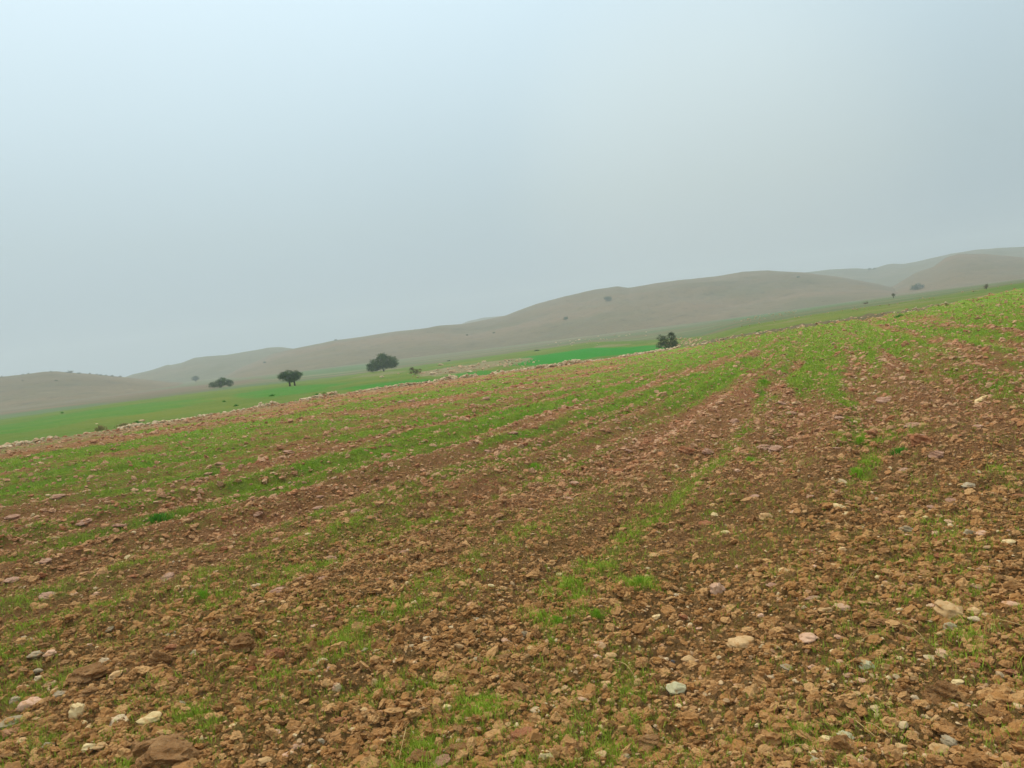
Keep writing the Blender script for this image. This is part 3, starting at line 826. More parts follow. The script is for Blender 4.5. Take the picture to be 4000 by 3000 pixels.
# (kind, x, y, w, h, material, label, tilt) in source pixels
c5 = lambda x, y, w, h: (2600 + x * .633, 2200 + y * .633, w * .633, h * .633)
c6 = lambda x, y, w, h: (x * .633, 2200 + y * .633, w * .633, h * .633)
c7 = lambda x, y, w, h: (1300 + x * .633, 2200 + y * .633, w * .633, h * .633)
c8 = lambda x, y, w, h: (2400 + x * .7233, 1400 + y * .7233, w * .7233, h * .7233)
HERO = [
 ('stone', c5(1775, 285, 195, 110), 'tan', 'largest tan stone, long and lumpy, sloping down to the right', .35),
 ('stone', c5(325, 160, 92, 95), 'pinkish', 'upright pinkish stone standing alone between clods right of the middle', 0),
 ('stone', c5(470, 490, 165, 66), 'tan', 'long low tan stone with a tuft of grass at its right end', -.05),
 ('stone', c5(1655, 275, 72, 66), 'pinkish', 'pinkish stone touching the left end of the largest tan stone', 0),
 ('stone', c5(1760, 388, 84, 62), 'grey', 'round greyish stone just below the largest tan stone', 0),
 ('stone', c5(1245, 635, 84, 78), 'greenish', 'pale grey-green upright stone at the lower right', .2),
 ('stone', c5(65, 765, 122, 84), 'greenish', 'broad grey-green humped stone with grass at its foot', 0),
 ('stone', c5(1110, 1055, 88, 60), 'greenish', 'smooth whitish stone with a pointed right end near the bottom edge', .1),
 ('stone', c5(2120, 1035, 112, 74), 'tan', 'big rounded tan stone beside the right edge of the picture', 0),
 ('stone', c5(1725, 555, 92, 56), 'pinkish', 'wedge shaped pinkish stone below the largest tan stone', .25),
 ('stone', c5(140, 580, 88, 56), 'tan', 'rounded tan stone left of and below the long low tan stone', 0),
 ('stone', c5(45, 605, 34, 30), 'dark', 'small dark grey stone beside a rounded tan stone', 0),
 ('stone', c5(755, 638, 82, 50), 'grey', 'flat dark-sided grey-green stone in the lower middle right', .3),
 ('clod', c5(1700, 785, 165, 150), 'clod_brown', 'big smooth brown clod standing up at the lower right', 0),
 ('clod', c5(1465, 785, 92, 62), 'clod_brown', 'angular brown clod left of the big smooth brown clod', 0),
 ('clod', c5(1155, 975, 90, 62), 'clod_red', 'pointed reddish clod just above the smooth whitish stone', .2),
 ('clod', c5(610, 1055, 95, 90), 'clod_brown', 'crumbly dark brown clod near the bottom edge right of the middle', 0),
 ('clod', c5(1320, 360, 115, 60), 'clod_brown', 'long brown clod on the stony ground left of the largest tan stone', 0),
 ('clod', c5(770, 400, 92, 70), 'clod_brown', 'brown clod above the flat grey-green stone', 0),
 ('stone', c6(485, 912, 92, 90), 'cream', 'bright cream stone standing on end at the lower left', .5),
 ('stone', c6(715, 972, 132, 80), 'pale', 'large smooth pale pink stone at the lower left', -.15),
 ('stone', c6(190, 868, 122, 92), 'pinkish', 'angular brownish pink stone nearest the left edge low down', -.3),
 ('stone', c6(925, 965, 132, 46), 'cream', 'flat yellowish cream stone right of the smooth pale pink stone', 0),
 ('stone', c6(65, 975, 112, 52), 'grey', 'grey and cream stone at the left edge low down', 0),
 ('clod', c6(960, 1135, 320, 130), 'clod_brown', 'very large slanting clod with a pale top near the bottom left', -.35),
 ('clod', c6(1030, 1215, 330, 95), 'clod_brown', 'very large flat clod cut by the bottom edge at the left', 0),
 ('clod', c6(990, 570, 125, 105), 'clod_brown', 'tall tan-brown clod in the left foreground', 0),
 ('clod', c6(1490, 500, 175, 125), 'clod_brown', 'ridge shaped brown clod left of the middle foreground', -.3),
 ('clod', c6(560, 685, 220, 80), 'clod_brown', 'long brown clod rising to the right in the left foreground', -.25),
 ('clod', c6(1700, 560, 130, 120), 'clod_red', 'steep pinkish brown clod right of the ridge shaped clod', -.3),
 ('stone', c6(715, 680, 82, 50), 'tan', 'sharp edged tan stone above the bright cream stone', -.25),
 ('stone', c6(645, 600, 60, 44), 'pale', 'whitish stone with two smaller stones above it in the left foreground', 0),
 ('stone', c6(315, 578, 66, 46), 'pinkish', 'rounded tan stone beside green sprouts near the left edge', 0),
 ('stone', c6(1583, 137, 55, 34), 'pale', 'bright white stone left of the middle field', 0),
 ('stone', c6(1050, 440, 84, 24), 'grey', 'thin flat grey stone in the left foreground', -.2),
 ('stone', c6(1040, 785, 82, 62), 'clod_brown', 'round brown stone with a dark hollow beneath its right side', 0),
 ('stone', c6(1500, 915, 92, 50), 'cream', 'cream stone half hidden in green sprouts at the lower left', -.3),
 ('slab', c6(1640, 855, 84, 34), 'slab_pink', 'pinkish flat slab beside green sprouts at the lower left', 0),
 ('slab', c6(1725, 160, 120, 46), 'slab_pink', 'pinkish slab with a sharp point in the left middle field', 0),
 ('slab', c6(70, 100, 92, 28), 'slab_pink', 'mauve pink slab at the left edge', 0),
 ('slab', c6(1030, 92, 100, 56), 'slab_pink', 'steep broken pink slab in the left middle field', -.4),
 ('stone', c7(1310, 1180, 112, 108), 'cream', 'bright lumpy yellow-tan stone at the bottom edge', .4),
 ('clod', c7(1185, 1050, 205, 110), 'clod_red', 'big reddish clod with a flat pinkish face near the bottom edge', -.2),
 ('clod', c7(1150, 770, 132, 90), 'clod_brown', 'rounded brown clod in the middle foreground', 0),
 ('clod', c7(1940, 1100, 150, 80), 'clod_brown', 'grey topped clod near the bottom edge right of the middle', 0),
 ('clod', c7(1990, 720, 92, 88), 'clod_brown', 'brown clod beside an egg shaped tan stone', 0),
 ('clod', c7(450, 742, 112, 78), 'clod_red', 'orange-brown clod with grass growing in front', 0),
 ('clod', c7(785, 1140, 165, 100), 'clod_brown', 'crumbly brown clod left of the bottom middle', 0),
 ('clod', c7(540, 1195, 185, 105), 'clod_brown', 'large crumbly clod touching the bottom edge left of the middle', 0),
 ('slab', c7(665, 1212, 150, 70), 'slab_pink', 'pink broken slab between two crumbly clods at the bottom edge', -.2),
 ('stone', c7(1885, 735, 52, 68), 'tan', 'egg shaped tan stone standing upright in the foreground', 0),
 ('stone', c7(260, 725, 42, 62), 'tan', 'narrow upright tan stone in the lower left middle', 0),
 ('stone', c7(25, 768, 56, 60), 'pinkish', 'pink-tan stone leaning right beside green sprouts', .6),
 ('stone', c7(885, 592, 64, 46), 'grey', 'grey-brown stone in the middle foreground', -.2),
 ('stone', c7(395, 597, 52, 40), 'pale', 'pale rounded stone left of the middle foreground', 0),
 ('stone', c7(1718, 570, 72, 30), 'tan', 'low tan stone beside a second one in the middle foreground', 0),
 ('stone', c7(1550, 830, 82, 50), 'pinkish', 'pale pinkish stone below the low tan pair', 0),
 ('stone', c7(1410, 1058, 72, 34), 'greenish', 'small pale greenish stone right of the big reddish clod', -.2),
 ('stone', c7(1590, 948, 62, 36), 'tan', 'tan stone sunk in soil above the grey topped clod', 0),
 ('stone', c7(1725, 1222, 82, 36), 'pale', 'pale stone in a short row at the bottom edge', 0),
 ('stone', c7(1835, 440, 50, 68), 'pinkish', 'upright pinkish stone in the middle field', 0),
 ('slab', c8(1460, 222, 88, 34), 'slab_pink', 'pale pink slab lying alone beside the bright green band', 0),
 ('slab', c8(800, 475, 90, 40), 'slab_pink', 'left half of a cracked pink slab right of the middle', 0),
 ('slab', c8(865, 485, 80, 46), 'slab_pink', 'right half of a cracked pink slab right of the middle', 0),
 ('slab', c8(1620, 358, 98, 38), 'slab_pink', 'thin pinkish slab just above the largest reddish clod', 0),
 ('clod', c8(1660, 432, 115, 78), 'clod_red', 'largest reddish clod in the right middle field', 0),
 ('clod', c8(1735, 502, 72, 46), 'slab_pink', 'pinkish clod just below the largest reddish clod', 0),
 ('slab', c8(1980, 230, 66, 24), 'cream', 'cream slab tilted upward at the right of the field', -.5),
 ('slab', c8(1230, 664, 62, 30), 'pale', 'cream slab beside a small upright shard', .3),
 ('slab', c8(1180, 640, 20, 42), 'pale', 'small pale shard standing upright among sprouts', 0),
 ('stone', c8(820, 850, 72, 58), 'tan', 'largest rounded tan stone in the middle right field', 0),
 ('stone', c8(540, 840, 42, 30), 'cream', 'cream stone left of the largest rounded middle stone', 0),
 ('stone', c8(1210, 800, 66, 28), 'cream', 'yellowish stone beside a round one in the middle right field', .15),
 ('stone', c8(1165, 795, 34, 30), 'tan', 'round tan stone left of a yellowish one', 0),
 ('stone', c8(1910, 938, 60, 48), 'grey', 'grey stone left of a round pinkish one at the right', 0),
 ('stone', c8(1985, 945, 50, 36), 'pinkish', 'round pinkish stone right of a grey one at the right', 0),
 ('clod', c8(390, 490, 90, 62), 'clod_red', 'red clod in the middle of the field', 0),
 ('clod', c8(1400, 400, 72, 50), 'clod_red', 'red clod left of the thin pinkish slab', 0),
 ('slab', c8(505, 505, 64, 40), 'slab_pink', 'pink slab leaning on red clods in the middle of the field', .3),
 ('slab', c8(650, 335, 54, 36), 'slab_pink', 'split pink slab left of a green sprout strip', 0),
]
for kind, (x, y, w, h), mk, lab, tilt in HERO:
    put(kind, x * SC, y * SC, w * SC, h * SC, mk, lab, {'stone': 'stone', 'clod': 'clod', 'slab': 'clod'}[kind], None, tilt)
SMALL = [c5(*q) for q in ((1700, 430, 50, 36), (1905, 295, 80, 36), (1905, 340, 60, 36), (1705, 340, 60, 42), (1130, 632, 50, 30), (1590, 605, 60, 40), (1665, 595, 108, 46), (1955, 465, 76, 30), (1090, 268, 90, 46), (985, 285, 90, 36), (590, 320, 45, 34),
    (1540, 830, 42, 40), (1140, 855, 70, 52), (660, 915, 38, 38), (1805, 730, 62, 36), (1780, 885, 80, 34), (1860, 883, 50, 22), (1630, 945, 72, 42), (1425, 962, 40, 26), (870, 1130, 50, 46), (915, 1165, 55, 38), (970, 1158, 45, 28), (1440, 1133, 100, 38),
    (1700, 1150, 110, 38), (1765, 1102, 100, 44), (1755, 1057, 60, 28), (1240, 1205, 70, 42), (1310, 1208, 60, 30), (905, 1230, 100, 26), (2190, 470, 70, 40), (1310, 712, 40, 42), (1210, 720, 58, 26), (880, 466, 112, 30), (1070, 445, 60, 32), (725, 45, 60, 44),
    (975, 178, 50, 30), (455, 20, 50, 32), (1315, 90, 40, 38), (1170, 158, 40, 24), (2130, 262, 92, 28), (615, 487, 50, 26), (1175, 505, 40, 36), (1350, 630, 60, 50), (205, 1000, 60, 30), (455, 1060, 36, 30), (225, 1075, 40, 24), (690, 1010, 40, 26), (1850, 1060, 40, 30))]
SMALL += [c6(*q) for q in ((95, 845, 52, 42), (225, 592, 82, 24), (670, 565, 50, 18), (245, 708, 50, 42), (605, 518, 36, 20), (470, 187, 32, 18), (370, 800, 72, 46), (1115, 870, 50, 42), (620, 1125, 70, 46), (510, 990, 50, 42), (548, 1010, 44, 20),
    (1990, 600, 80, 56), (2035, 650, 58, 56), (1660, 365, 70, 38), (1265, 420, 60, 46), (2090, 770, 48, 60), (1980, 1090, 50, 38), (2180, 1030, 60, 34), (1720, 935, 36, 34), (1770, 1180, 82, 38), (1300, 960, 40, 26), (900, 835, 60, 34), (1450, 1000, 60, 40), (420, 508, 44, 26), (740, 625, 50, 26))]
SMALL += [c7(*q) for q in ((1635, 570, 55, 38), (340, 365, 60, 34), (100, 685, 45, 30), (120, 1028, 60, 34), (210, 895, 82, 38), (885, 885, 40, 40), (700, 890, 80, 40), (1775, 850, 60, 20), (1640, 1245, 70, 28), (1720, 1252, 70, 26), (1500, 393, 50, 34), (1190, 430, 45, 55), (590, 467, 70, 24),
    (1225, 525, 60, 20), (1205, 170, 30, 20), (1405, 675, 28, 24), (1235, 680, 26, 22), (600, 115, 40, 26), (460, 120, 40, 26), (1050, 150, 60, 30), (1565, 475, 40, 26), (2050, 590, 50, 24), (1660, 495, 34, 36), (1925, 488, 26, 30))]
SMALL += [c8(*q) for q in ((535, 790, 46, 24), (665, 605, 40, 28), (1580, 918, 70, 28), (1590, 958, 42, 22), (1820, 880, 62, 34), (1755, 850, 36, 26), (1690, 857, 50, 20), (1905, 775, 36, 18), (910, 1140, 50, 30), (605, 935, 60, 32), (235, 935, 40, 28), (215, 1060, 62, 32), (980, 825, 60, 38), (1250, 840, 40, 34), (1045, 890, 32, 28),
    (1910, 700, 62, 26), (860, 945, 50, 24), (735, 762, 24, 18), (290, 665, 40, 18), (1785, 1000, 40, 28), (1230, 1025, 50, 26), (1870, 995, 36, 22), (2130, 990, 60, 28), (1550, 855, 40, 20), (1730, 940, 46, 30), (2000, 1060, 60, 26))]
STN = ['tan', 'tan', 'cream', 'grey', 'pinkish', 'tan', 'pinkish', 'pale']
def region(px, py):
    side = 'left' if px < 340 else 'right' if px > 690 else 'middle'
    depth = 'nearest' if py > 640 else 'middle' if py > 480 else 'far'
    return side, depth
COLW = {'tan': 'tan', 'pale': 'pale', 'cream': 'cream', 'grey': 'grey', 'pinkish': 'pinkish', 'clod_brown': 'brown', 'clod_red': 'reddish', 'slab_pink': 'pink'}
SHORT = []
for kind, (x, y, w, h), mk, lab, tilt in HERO:
    t_ = lab
    for cut in (' with ', ' at ', ' in ', ' beside', ' near', ' standing', ' below', ' above', ' just', ' left of', ' right of', ' cut by', ' touching', ' between', ' lying', ' leaning', ' sunk', ' rising', ' nearest', ' on ', ' half', ',', ' sloping', ' low '):
        if cut in t_ and t_.index(cut) > 8: t_ = t_[:t_.index(cut)]
    SHORT.append((x * SC, y * SC, t_))
_c = {}
for q_ in SHORT: _c[q_[2]] = _c.get(q_[2], 0) + 1
SHORT = [q_ for q_ in SHORT if _c[q_[2]] == 1]
ANON = []
def anon(kind, px, py, w, h, mk):
    o = put(kind, px, py, w, h, mk, 'x', 'stone' if kind == 'stone' else 'clod', 'loose stones on the field' if kind == 'stone' else 'clods on the field', random.uniform(-.25, .25))
    nm = {'stone': 'stone', 'clod': 'clod', 'slab': 'flat clod'}[kind]
    szw = 'tiny' if w < 8 else 'small' if w < 13 else 'medium'
    sx, sy, st = min(SHORT, key=lambda q: math.hypot(q[0] - px, (q[1] - py) * 1.5))
    dx, dy = px - sx, (py - sy) * 1.5
    wh = ('right of' if dx > 0 else 'left of') if abs(dx) > abs(dy) else ('below' if dy > 0 else 'above')
    ANON.append((o, px, f'{szw} {COLW[mk]} {nm} {wh} the {st}'))
for x, y, w, h in SMALL:
    anon('stone', x * SC, y * SC, w * SC, h * SC, random.choice(STN))
def free(px, py, w):
    return True
def fill(kind, n, mats, pyr, wr, bias=None):
    N = n * 25
    px, py = rng.uniform(4, 1020, N), rng.uniform(*pyr, N)
    x, y, z = hit(px, py)
    ok = wall_side(x, y) < -1.5
    if bias is not None: ok &= rng.uniform(0, 1, N) < bias(x, y)
    c = 0
    for j in np.nonzero(ok)[0]:
        w = wr(py[j]) * random.uniform(.75, 1.5)
        W = w / FPX * math.hypot(x[j], y[j])
        if any((x[j] - a) ** 2 + (y[j] - b) ** 2 < ((W + q) * .55) ** 2 for a, b, q in TAKEN): continue
        asp = random.uniform(.38, .7) if kind == 'stone' else random.uniform(.35, .65) if kind == 'clod' else random.uniform(.28, .45)
        anon(kind, float(px[j]), float(py[j]), w, w * asp, random.choice(mats)); c += 1
        if c >= n: break
nst = sum(1 for h in HERO if h[0] == 'stone') + len(SMALL)
fill('stone', 295 - nst, STN, (560, 766), lambda py: 4.5 + (py - 540) * .022)
rowb = lambda x, y: np.clip(.3 + 1.3 * vnoise(rowcoord(x, y)[0] * .9, y * .08, 33), .05, 1) * (1 - .8 * green_mask(x, y))
fill('clod', 150, ['clod_brown', 'clod_brown', 'clod_red'], (520, 766), lambda py: 7 + (py - 540) * .03, rowb)
fill('slab', 120, ['slab_pink', 'clod_red', 'slab_pink'], (400, 600), lambda py: 7 + (py - 400) * .02, rowb)

_g = {}
for o, px, lab in ANON: _g.setdefault(lab, []).append((px, o))
ORD = 'first second third fourth fifth sixth seventh eighth ninth tenth eleventh twelfth thirteenth fourteenth fifteenth'.split()
for lab, lst in _g.items():
    lst.sort(key=lambda t: t[0])
    for k, (px, o) in enumerate(lst):
        o['label'] = lab if len(lst) == 1 else (f'leftmost {lab}' if k == 0 else f'rightmost {lab}' if k == len(lst) - 1 else f'{ORD[min(k, 14)]} from left, {lab}')

# ------------------------------------------------------------------ straws
def straw(p0, p1, label):
    q = [hit(np.array([a * SC]), np.array([b * SC])) for a, b in (p0, p1)]
    a, b = [Vector((float(t[0][0]), float(t[1][0]), float(t[2][0]) + .035)) for t in q]
    n = 6; V = []; F = []; rad = .0022
    mid = (a + b) / 2; bend = Vector((random.uniform(-.01, .01), random.uniform(-.01, .01), random.uniform(.0, .03)))
    L = b - a; 
    if L.length > .35: L = L * (.35 / L.length)
    a = mid - L / 2
    for k in range(n + 1):
        t = k / n; c = a + L * t + bend * math.sin(t * math.pi)
        u = L.normalized(); s1 = u.cross(Vector((0, 0, 1))).normalized(); s2 = u.cross(s1)
        for j in range(4):
            an = j * math.pi / 2; V.append(c + (s1 * math.cos(an) + s2 * math.sin(an)) * rad * (1.1 - .5 * t))
        if k:
            for j in range(4):
                F.append(((k - 1) * 4 + j, (k - 1) * 4 + (j + 1) % 4, k * 4 + (j + 1) % 4, k * 4 + j))
    V = [v - a for v in V]
    me = mesh_np('straw', np.array([v[:] for v in V]), np.array(F))
    tag(add('straw', me, M['straw'], loc=a), label, 'straw', 'dry straws on the soil')
STR = [(c7(460, 1060, 0, 0), c7(415, 1264, 0, 0), 'thickest dry stalk, upright at the bottom edge left of the middle'), (c7(1325, 190, 0, 0), c7(1285, 280, 0, 0), 'pale straw leaning right in the middle field'),
       (c7(1740, 650, 0, 0), c7(1865, 740, 0, 0), 'straw pointing at the egg shaped stone'), (c5(1465, 425, 0, 0), c5(1610, 530, 0, 0), 'straw left of the round greyish stone, sloping down right'), (c5(1205, 70, 0, 0), c5(1105, 200, 0, 0), 'long straw sloping down left in the right foreground'),
       (c5(650, 545, 0, 0), c5(740, 600, 0, 0), 'straw right of the long low tan stone'), (c5(1180, 1025, 0, 0), c5(1300, 1125, 0, 0), 'straw running down right from the smooth whitish stone'), (c5(1240, 1040, 0, 0), c5(1385, 1130, 0, 0), 'second straw right of the smooth whitish stone'),
       (c5(2065, 395, 0, 0), c5(2200, 430, 0, 0), 'straw near the right edge below the largest stone'), (c5(890, 1210, 0, 0), c5(760, 1205, 0, 0), 'flat straw at the bottom edge'), (c5(1200, 540, 0, 0), c5(1335, 485, 0, 0), 'brown bent straw in the right foreground'),
       (c7(980, 1135, 0, 0), c7(900, 1200, 0, 0), 'straw above the bottom edge left of the lumpy stone'), (c7(730, 810, 0, 0), c7(700, 850, 0, 0), 'short straw in the grass left of the middle'), (c7(920, 430, 0, 0), c7(870, 480, 0, 0), 'short straw in the middle foreground'),
       (c5(680, 150, 0, 0), c5(735, 128, 0, 0), 'short yellow straw right of the middle'), (c8(1330, 1150, 0, 0), c8(1270, 1240, 0, 0), 'straw in the right middle foreground'), (c5(1860, 712, 0, 0), c5(1940, 712, 0, 0), 'straw lying level right of the big smooth clod'), (c8(1240, 900, 0, 0), c8(1262, 950, 0, 0), 'thin straw in the right middle field')]
for p0, p1, lab in STR: straw(p0[:2], p1[:2], lab)

# ------------------------------------------------------------------ dark green weed clumps
def weed(px, py, wpx, hpx, label, mat='weed', cat='weed', nm='weed_clump', group=None):
    x, y, z = (float(v[0]) for v in hit(np.array([px]), np.array([py])))
    d = math.hypot(x, y); W = wpx / FPX * d; H = max(hpx / FPX * d * .9, .05)
    V = []; F = []; r = np.random.default_rng(int(px * 7 + py))
    for b in range(300):
        a = r.uniform(0, 6.28); q = abs(r.normal(0, .42)); bx, by = q * math.cos(a) * W / 2, q * math.sin(a) * W / 2
        bz = float(0)
        hh = H * max(.25, 1 - .6 * q * q) * r.uniform(.3, 1.05); ww = W * .011
        dx, dy = bx * .5 + r.normal(0, H * .3), by * .5 + r.normal(0, H * .3); t = r.uniform(0, 6.28); sx, sy = math.cos(t) * ww, math.sin(t) * ww
        i = len(V); V += [(bx - sx, by - sy, -.03), (bx + sx, by + sy, -.03), (bx + dx * .4 + sx, by + dy * .4 + sy, hh * .7), (bx + dx * .4 - sx, by + dy * .4 - sy, hh * .7), (bx + dx * .7, by + dy * .7, hh)]
        F += [(i, i + 1, i + 2), (i, i + 2, i + 3), (i + 3, i + 2, i + 4)]
    me = mesh_np(nm, np.array(V), np.array(F), False)
    tag(add(nm, me, M[mat], loc=(x, y, z)), label, cat, group)
q = lambda x, y: (x * K, y * K)
for (x, y), w, h, lab in ((q(1945, 977), 20, 5.5, 'dark green clump low in the soil right of the middle'), (q(340, 1119), 28, 8, 'dark green clump in the left of the ploughed field'), (q(1650, 828), 16, 5, 'green clump beside the bright band high in the field'),
                          (q(1860, 958), 12, 10, 'bright green clump at the lower end of the bright band'), (q(1850, 1025), 16, 9, 'ragged green clump among clods right of the middle'), (q(1200, 1347), 22, 6, 'low bright green clump in the middle foreground'),
                          (q(1290, 1335), 13, 12, 'bright green sprouting clump beside a low one in the foreground'), (q(440, 1292), 18, 9, 'bright green clump in the left foreground'), (q(1385, 1268), 16, 15, 'tallest bright green clump right of the middle foreground'),
                          (q(1620, 1000), 14, 8, 'green clump left of the cracked pink slab'), (q(1155, 1008), 16, 7, 'light green clump in the middle of the field')):
    weed(x, y, w, h, lab, 'weed' if 'dark' in lab else 'sprout')
weed(101, 430.5, 12, 6, 'yellowish dry tussock behind the stone wall at the left', 'tussock', 'grass tussock', 'grass_tussock')
weed(124, 426.5, 16, 4, 'low dry tussock right of the yellowish one behind the wall', 'tussock', 'grass tussock', 'grass_tussock')
weed(137, 423.5, 9, 3, 'dark green clump against the far side of the stone wall', 'weed')
weed(428, 382.5, 10, 3, 'dark green clump behind the wall below the brown thorn bush', 'weed')
for (a, b, w, lab) in ((62, 413.5, 3, 'small dark weed in the green field at the far left'), (236, 406, 6, 'dark weed above the wall left of the twin trunk tree'), (317, 395, 6, 'left weed of a pair above the wall'), (324, 394, 6, 'right weed of a pair above the wall'),
                       (272, 396, 8, 'wide dark weed below the twin trunk tree'), (224, 402, 4, 'small dark weed in the green field below the low bush')):
    weed(a, b, w, 2, lab)
weed(900, 316.5, 11, 2.6, 'dark green weed on the far edge of the field at the right')
weed(759, 331.5, 6, 1.6, 'dark weed on the far strip right of the wall bush')

# ------------------------------------------------------------------ stone wall
def low_stone(k): return mesh_np('stone', *rock_shape(1, 800 + k, .16, 2, small=.0), smooth=False)
LW = [low_stone(k) for k in range(10)]
def line_world(tab):
    p = np.array(tab, float)
    az, te = azel(p[:, 0], p[:, 1])
    return p[:, 2] * np.sin(az), p[:, 2] * np.cos(az)
wx, wy = line_world([(-190, 478, 29)] + WALL)
def along(wx, wy, s):
    L = np.concatenate([[0], np.cumsum(np.hypot(np.diff(wx), np.diff(wy)))])
    return np.interp(s, L, wx), np.interp(s, L, wy), L[-1]
TOT = along(wx, wy, 0)[2]
root = bpy.data.objects.new('stone_wall', None); COL.objects.link(root)
ax, ay, _ = along(wx, wy, TOT * .4); root.location = (float(ax), float(ay), float(base_z(ax, ay)))
tag(root, 'long tumbled dry stone wall between the ploughed field and the green field', 'stone wall')
HEAPS = [(0.33, .25), (.13, .12), (.40, .15), (.585, .35), (.50, .1), (.78, .25), (.66, .15), (.72, .2)]
recs = []
s = 0
while s < TOT:
    x, y, _ = along(wx, wy, s)
    hh = .04 + .08 * float(vnoise(np.array([s * .25]), np.array([1.5]), 6)[0]) + sum(a * math.exp(-((s / TOT - p) / .018) ** 2) for p, a in HEAPS) + .1 * sstep(.5, .8, s / TOT)
    wd = .30 + hh * 1.3
    gap = float(vnoise(np.array([s * .6]), np.array([7.5]), 16)[0]) < -.45
    for _ in range(0 if gap else int(1.6 + 6 * hh + random.random())):
        sz = random.uniform(.05, .15) * (.85 + .5 * s / TOT)
        off = random.gauss(0, wd * .5)
        zz = max(0, hh * (1 - (off / wd) ** 2)) * random.uniform(.1, 1)
        px, py = float(x) + off * .8 + random.uniform(-.1, .1), float(y) - off * .6 + random.uniform(-.1, .1)
        recs.append((px, py, zz, sz))
    s += .14
recs.sort(key=lambda t: -(t[3] * (1 + t[2])) / math.hypot(t[0], t[1]))
inview = [t for t in recs if -.64 < math.atan2(t[0], t[1]) < .3]
top = inview[:300]; topset = set(map(id, top)); rest = [t for t in recs if id(t) not in topset]
for t in top:
    o = add('stone', with_mat(LW[random.randrange(10)], M[random.choice(['wallstone', 'wallstone', 'wallstone2'])]), parent=root)
    o.location = Vector((t[0], t[1], float(ground_z(t[0], t[1])) + t[2] + .04)) - root.location
    o.scale = (t[3] * random.uniform(.8, 1.3), t[3] * random.uniform(.7, 1.1), t[3] * random.uniform(.4, .8))
    o.rotation_euler = (random.gauss(0, .3), random.gauss(0, .3), random.uniform(0, 6.28))
def merged(name, recs, mat, parent=None, origin=None, flatk=(.4, .8)):
    bases = [rock_shape(1, 850 + k, .16, 2, small=0) for k in range(6)]
    VV = []; FF = []; n = 0
    for (x, y, zz, sz) in recs:
        v, f = bases[random.randrange(6)]
        m = np.array(Euler((random.gauss(0, .3), random.gauss(0, .3), random.uniform(0, 6.28))).to_matrix())
        v = (v * np.array([sz * random.uniform(.8, 1.3), sz * random.uniform(.7, 1.1), sz * random.uniform(*flatk)])) @ m.T
        VV.append(v + np.array([x, y, float(ground_z(x, y)) + zz + .03])); FF.append(f + n); n += len(v)
    V_ = np.concatenate(VV)
    if origin is not None: V_ = V_ - np.array(origin[:])
    o = add(name, mesh_np(name, V_, np.concatenate(FF), False), mat, parent)
    tag(o, kind='stuff'); return o
merged('rubble', rest, M['wallstone'], root, root.location)

# low bank of earth and stones along the far right of the ploughed field
bx, by = line_world([(690, 346.0, 72), (742, 337, 60), (820, 325, 56), (904, 313, 54), (935, 308.5, 56)])
Lb = along(bx, by, 0)[2]
rb = bpy.data.objects.new('stone_bank', None); COL.objects.link(rb); a_, b_, _ = along(bx, by, Lb / 2)
rb.location = (float(a_), float(b_), float(base_z(a_, b_)))
tag(rb, 'low dark earth bank with scattered stones along the far right of the ploughed field', 'field bank')
n = 160; s_ = np.linspace(0, Lb, n); cx, cy, _ = along(bx, by, s_)
tx, ty = np.gradient(cx), np.gradient(cy); tn = np.hypot(tx, ty); nx, ny = ty / tn, -tx / tn
prof = [(-.9, -.1), (-.5, .06), (-.15, .2), (.15, .22), (.5, .08), (.9, -.1)]
V_ = []
for o_, h_ in prof:
    px, py = cx + nx * o_, cy + ny * o_
    V_.append(np.stack([px, py, ground_z(px, py) + h_ * (1 + .5 * vnoise(s_ * .8, s_ * 0 + o_ * 3, 4)) * np.clip(np.minimum(s_, Lb - s_) / 4, 0, 1)], -1))
V_ = np.stack(V_, 0).reshape(-1, 3) - np.array(rb.location[:])
i_ = np.arange(5)[:, None] * n + np.arange(n - 1)[None, :]
t = NT('bank_earth'); M['bank'] = t.done(t.ramp(t.noise(3, 4), [(.3, srgb(92, 88, 56)), (.7, srgb(120, 104, 74))]))
add('earth', mesh_np('earth', V_, np.stack([i_, i_ + 1, i_ + 1 + n, i_ + n], -1).reshape(-1, 4)), M['bank'], rb)
recs = []
for k in range(260):
    s = random.uniform(0, Lb); x, y, _ = along(bx, by, s); recs.append((float(x) + random.gauss(0, .35), float(y) + random.gauss(0, .35), random.uniform(0, .15), random.uniform(.06, .15)))
recs.sort(key=lambda t: -t[3])
for t in recs[:90]:
    o = add('stone', with_mat(LW[random.randrange(10)], M[random.choice(['wallstone', 'wallstone2'])]), parent=rb)
    o.location = Vector((t[0], t[1], float(ground_z(t[0], t[1])) + t[2])) - rb.location
    o.scale = (t[3] * 1.2, t[3], t[3] * .55); o.rotation_euler = (random.gauss(0, .3), random.gauss(0, .3), random.uniform(0, 6.28))
merged('rubble', recs[90:], M['wallstone2'], rb, rb.location)
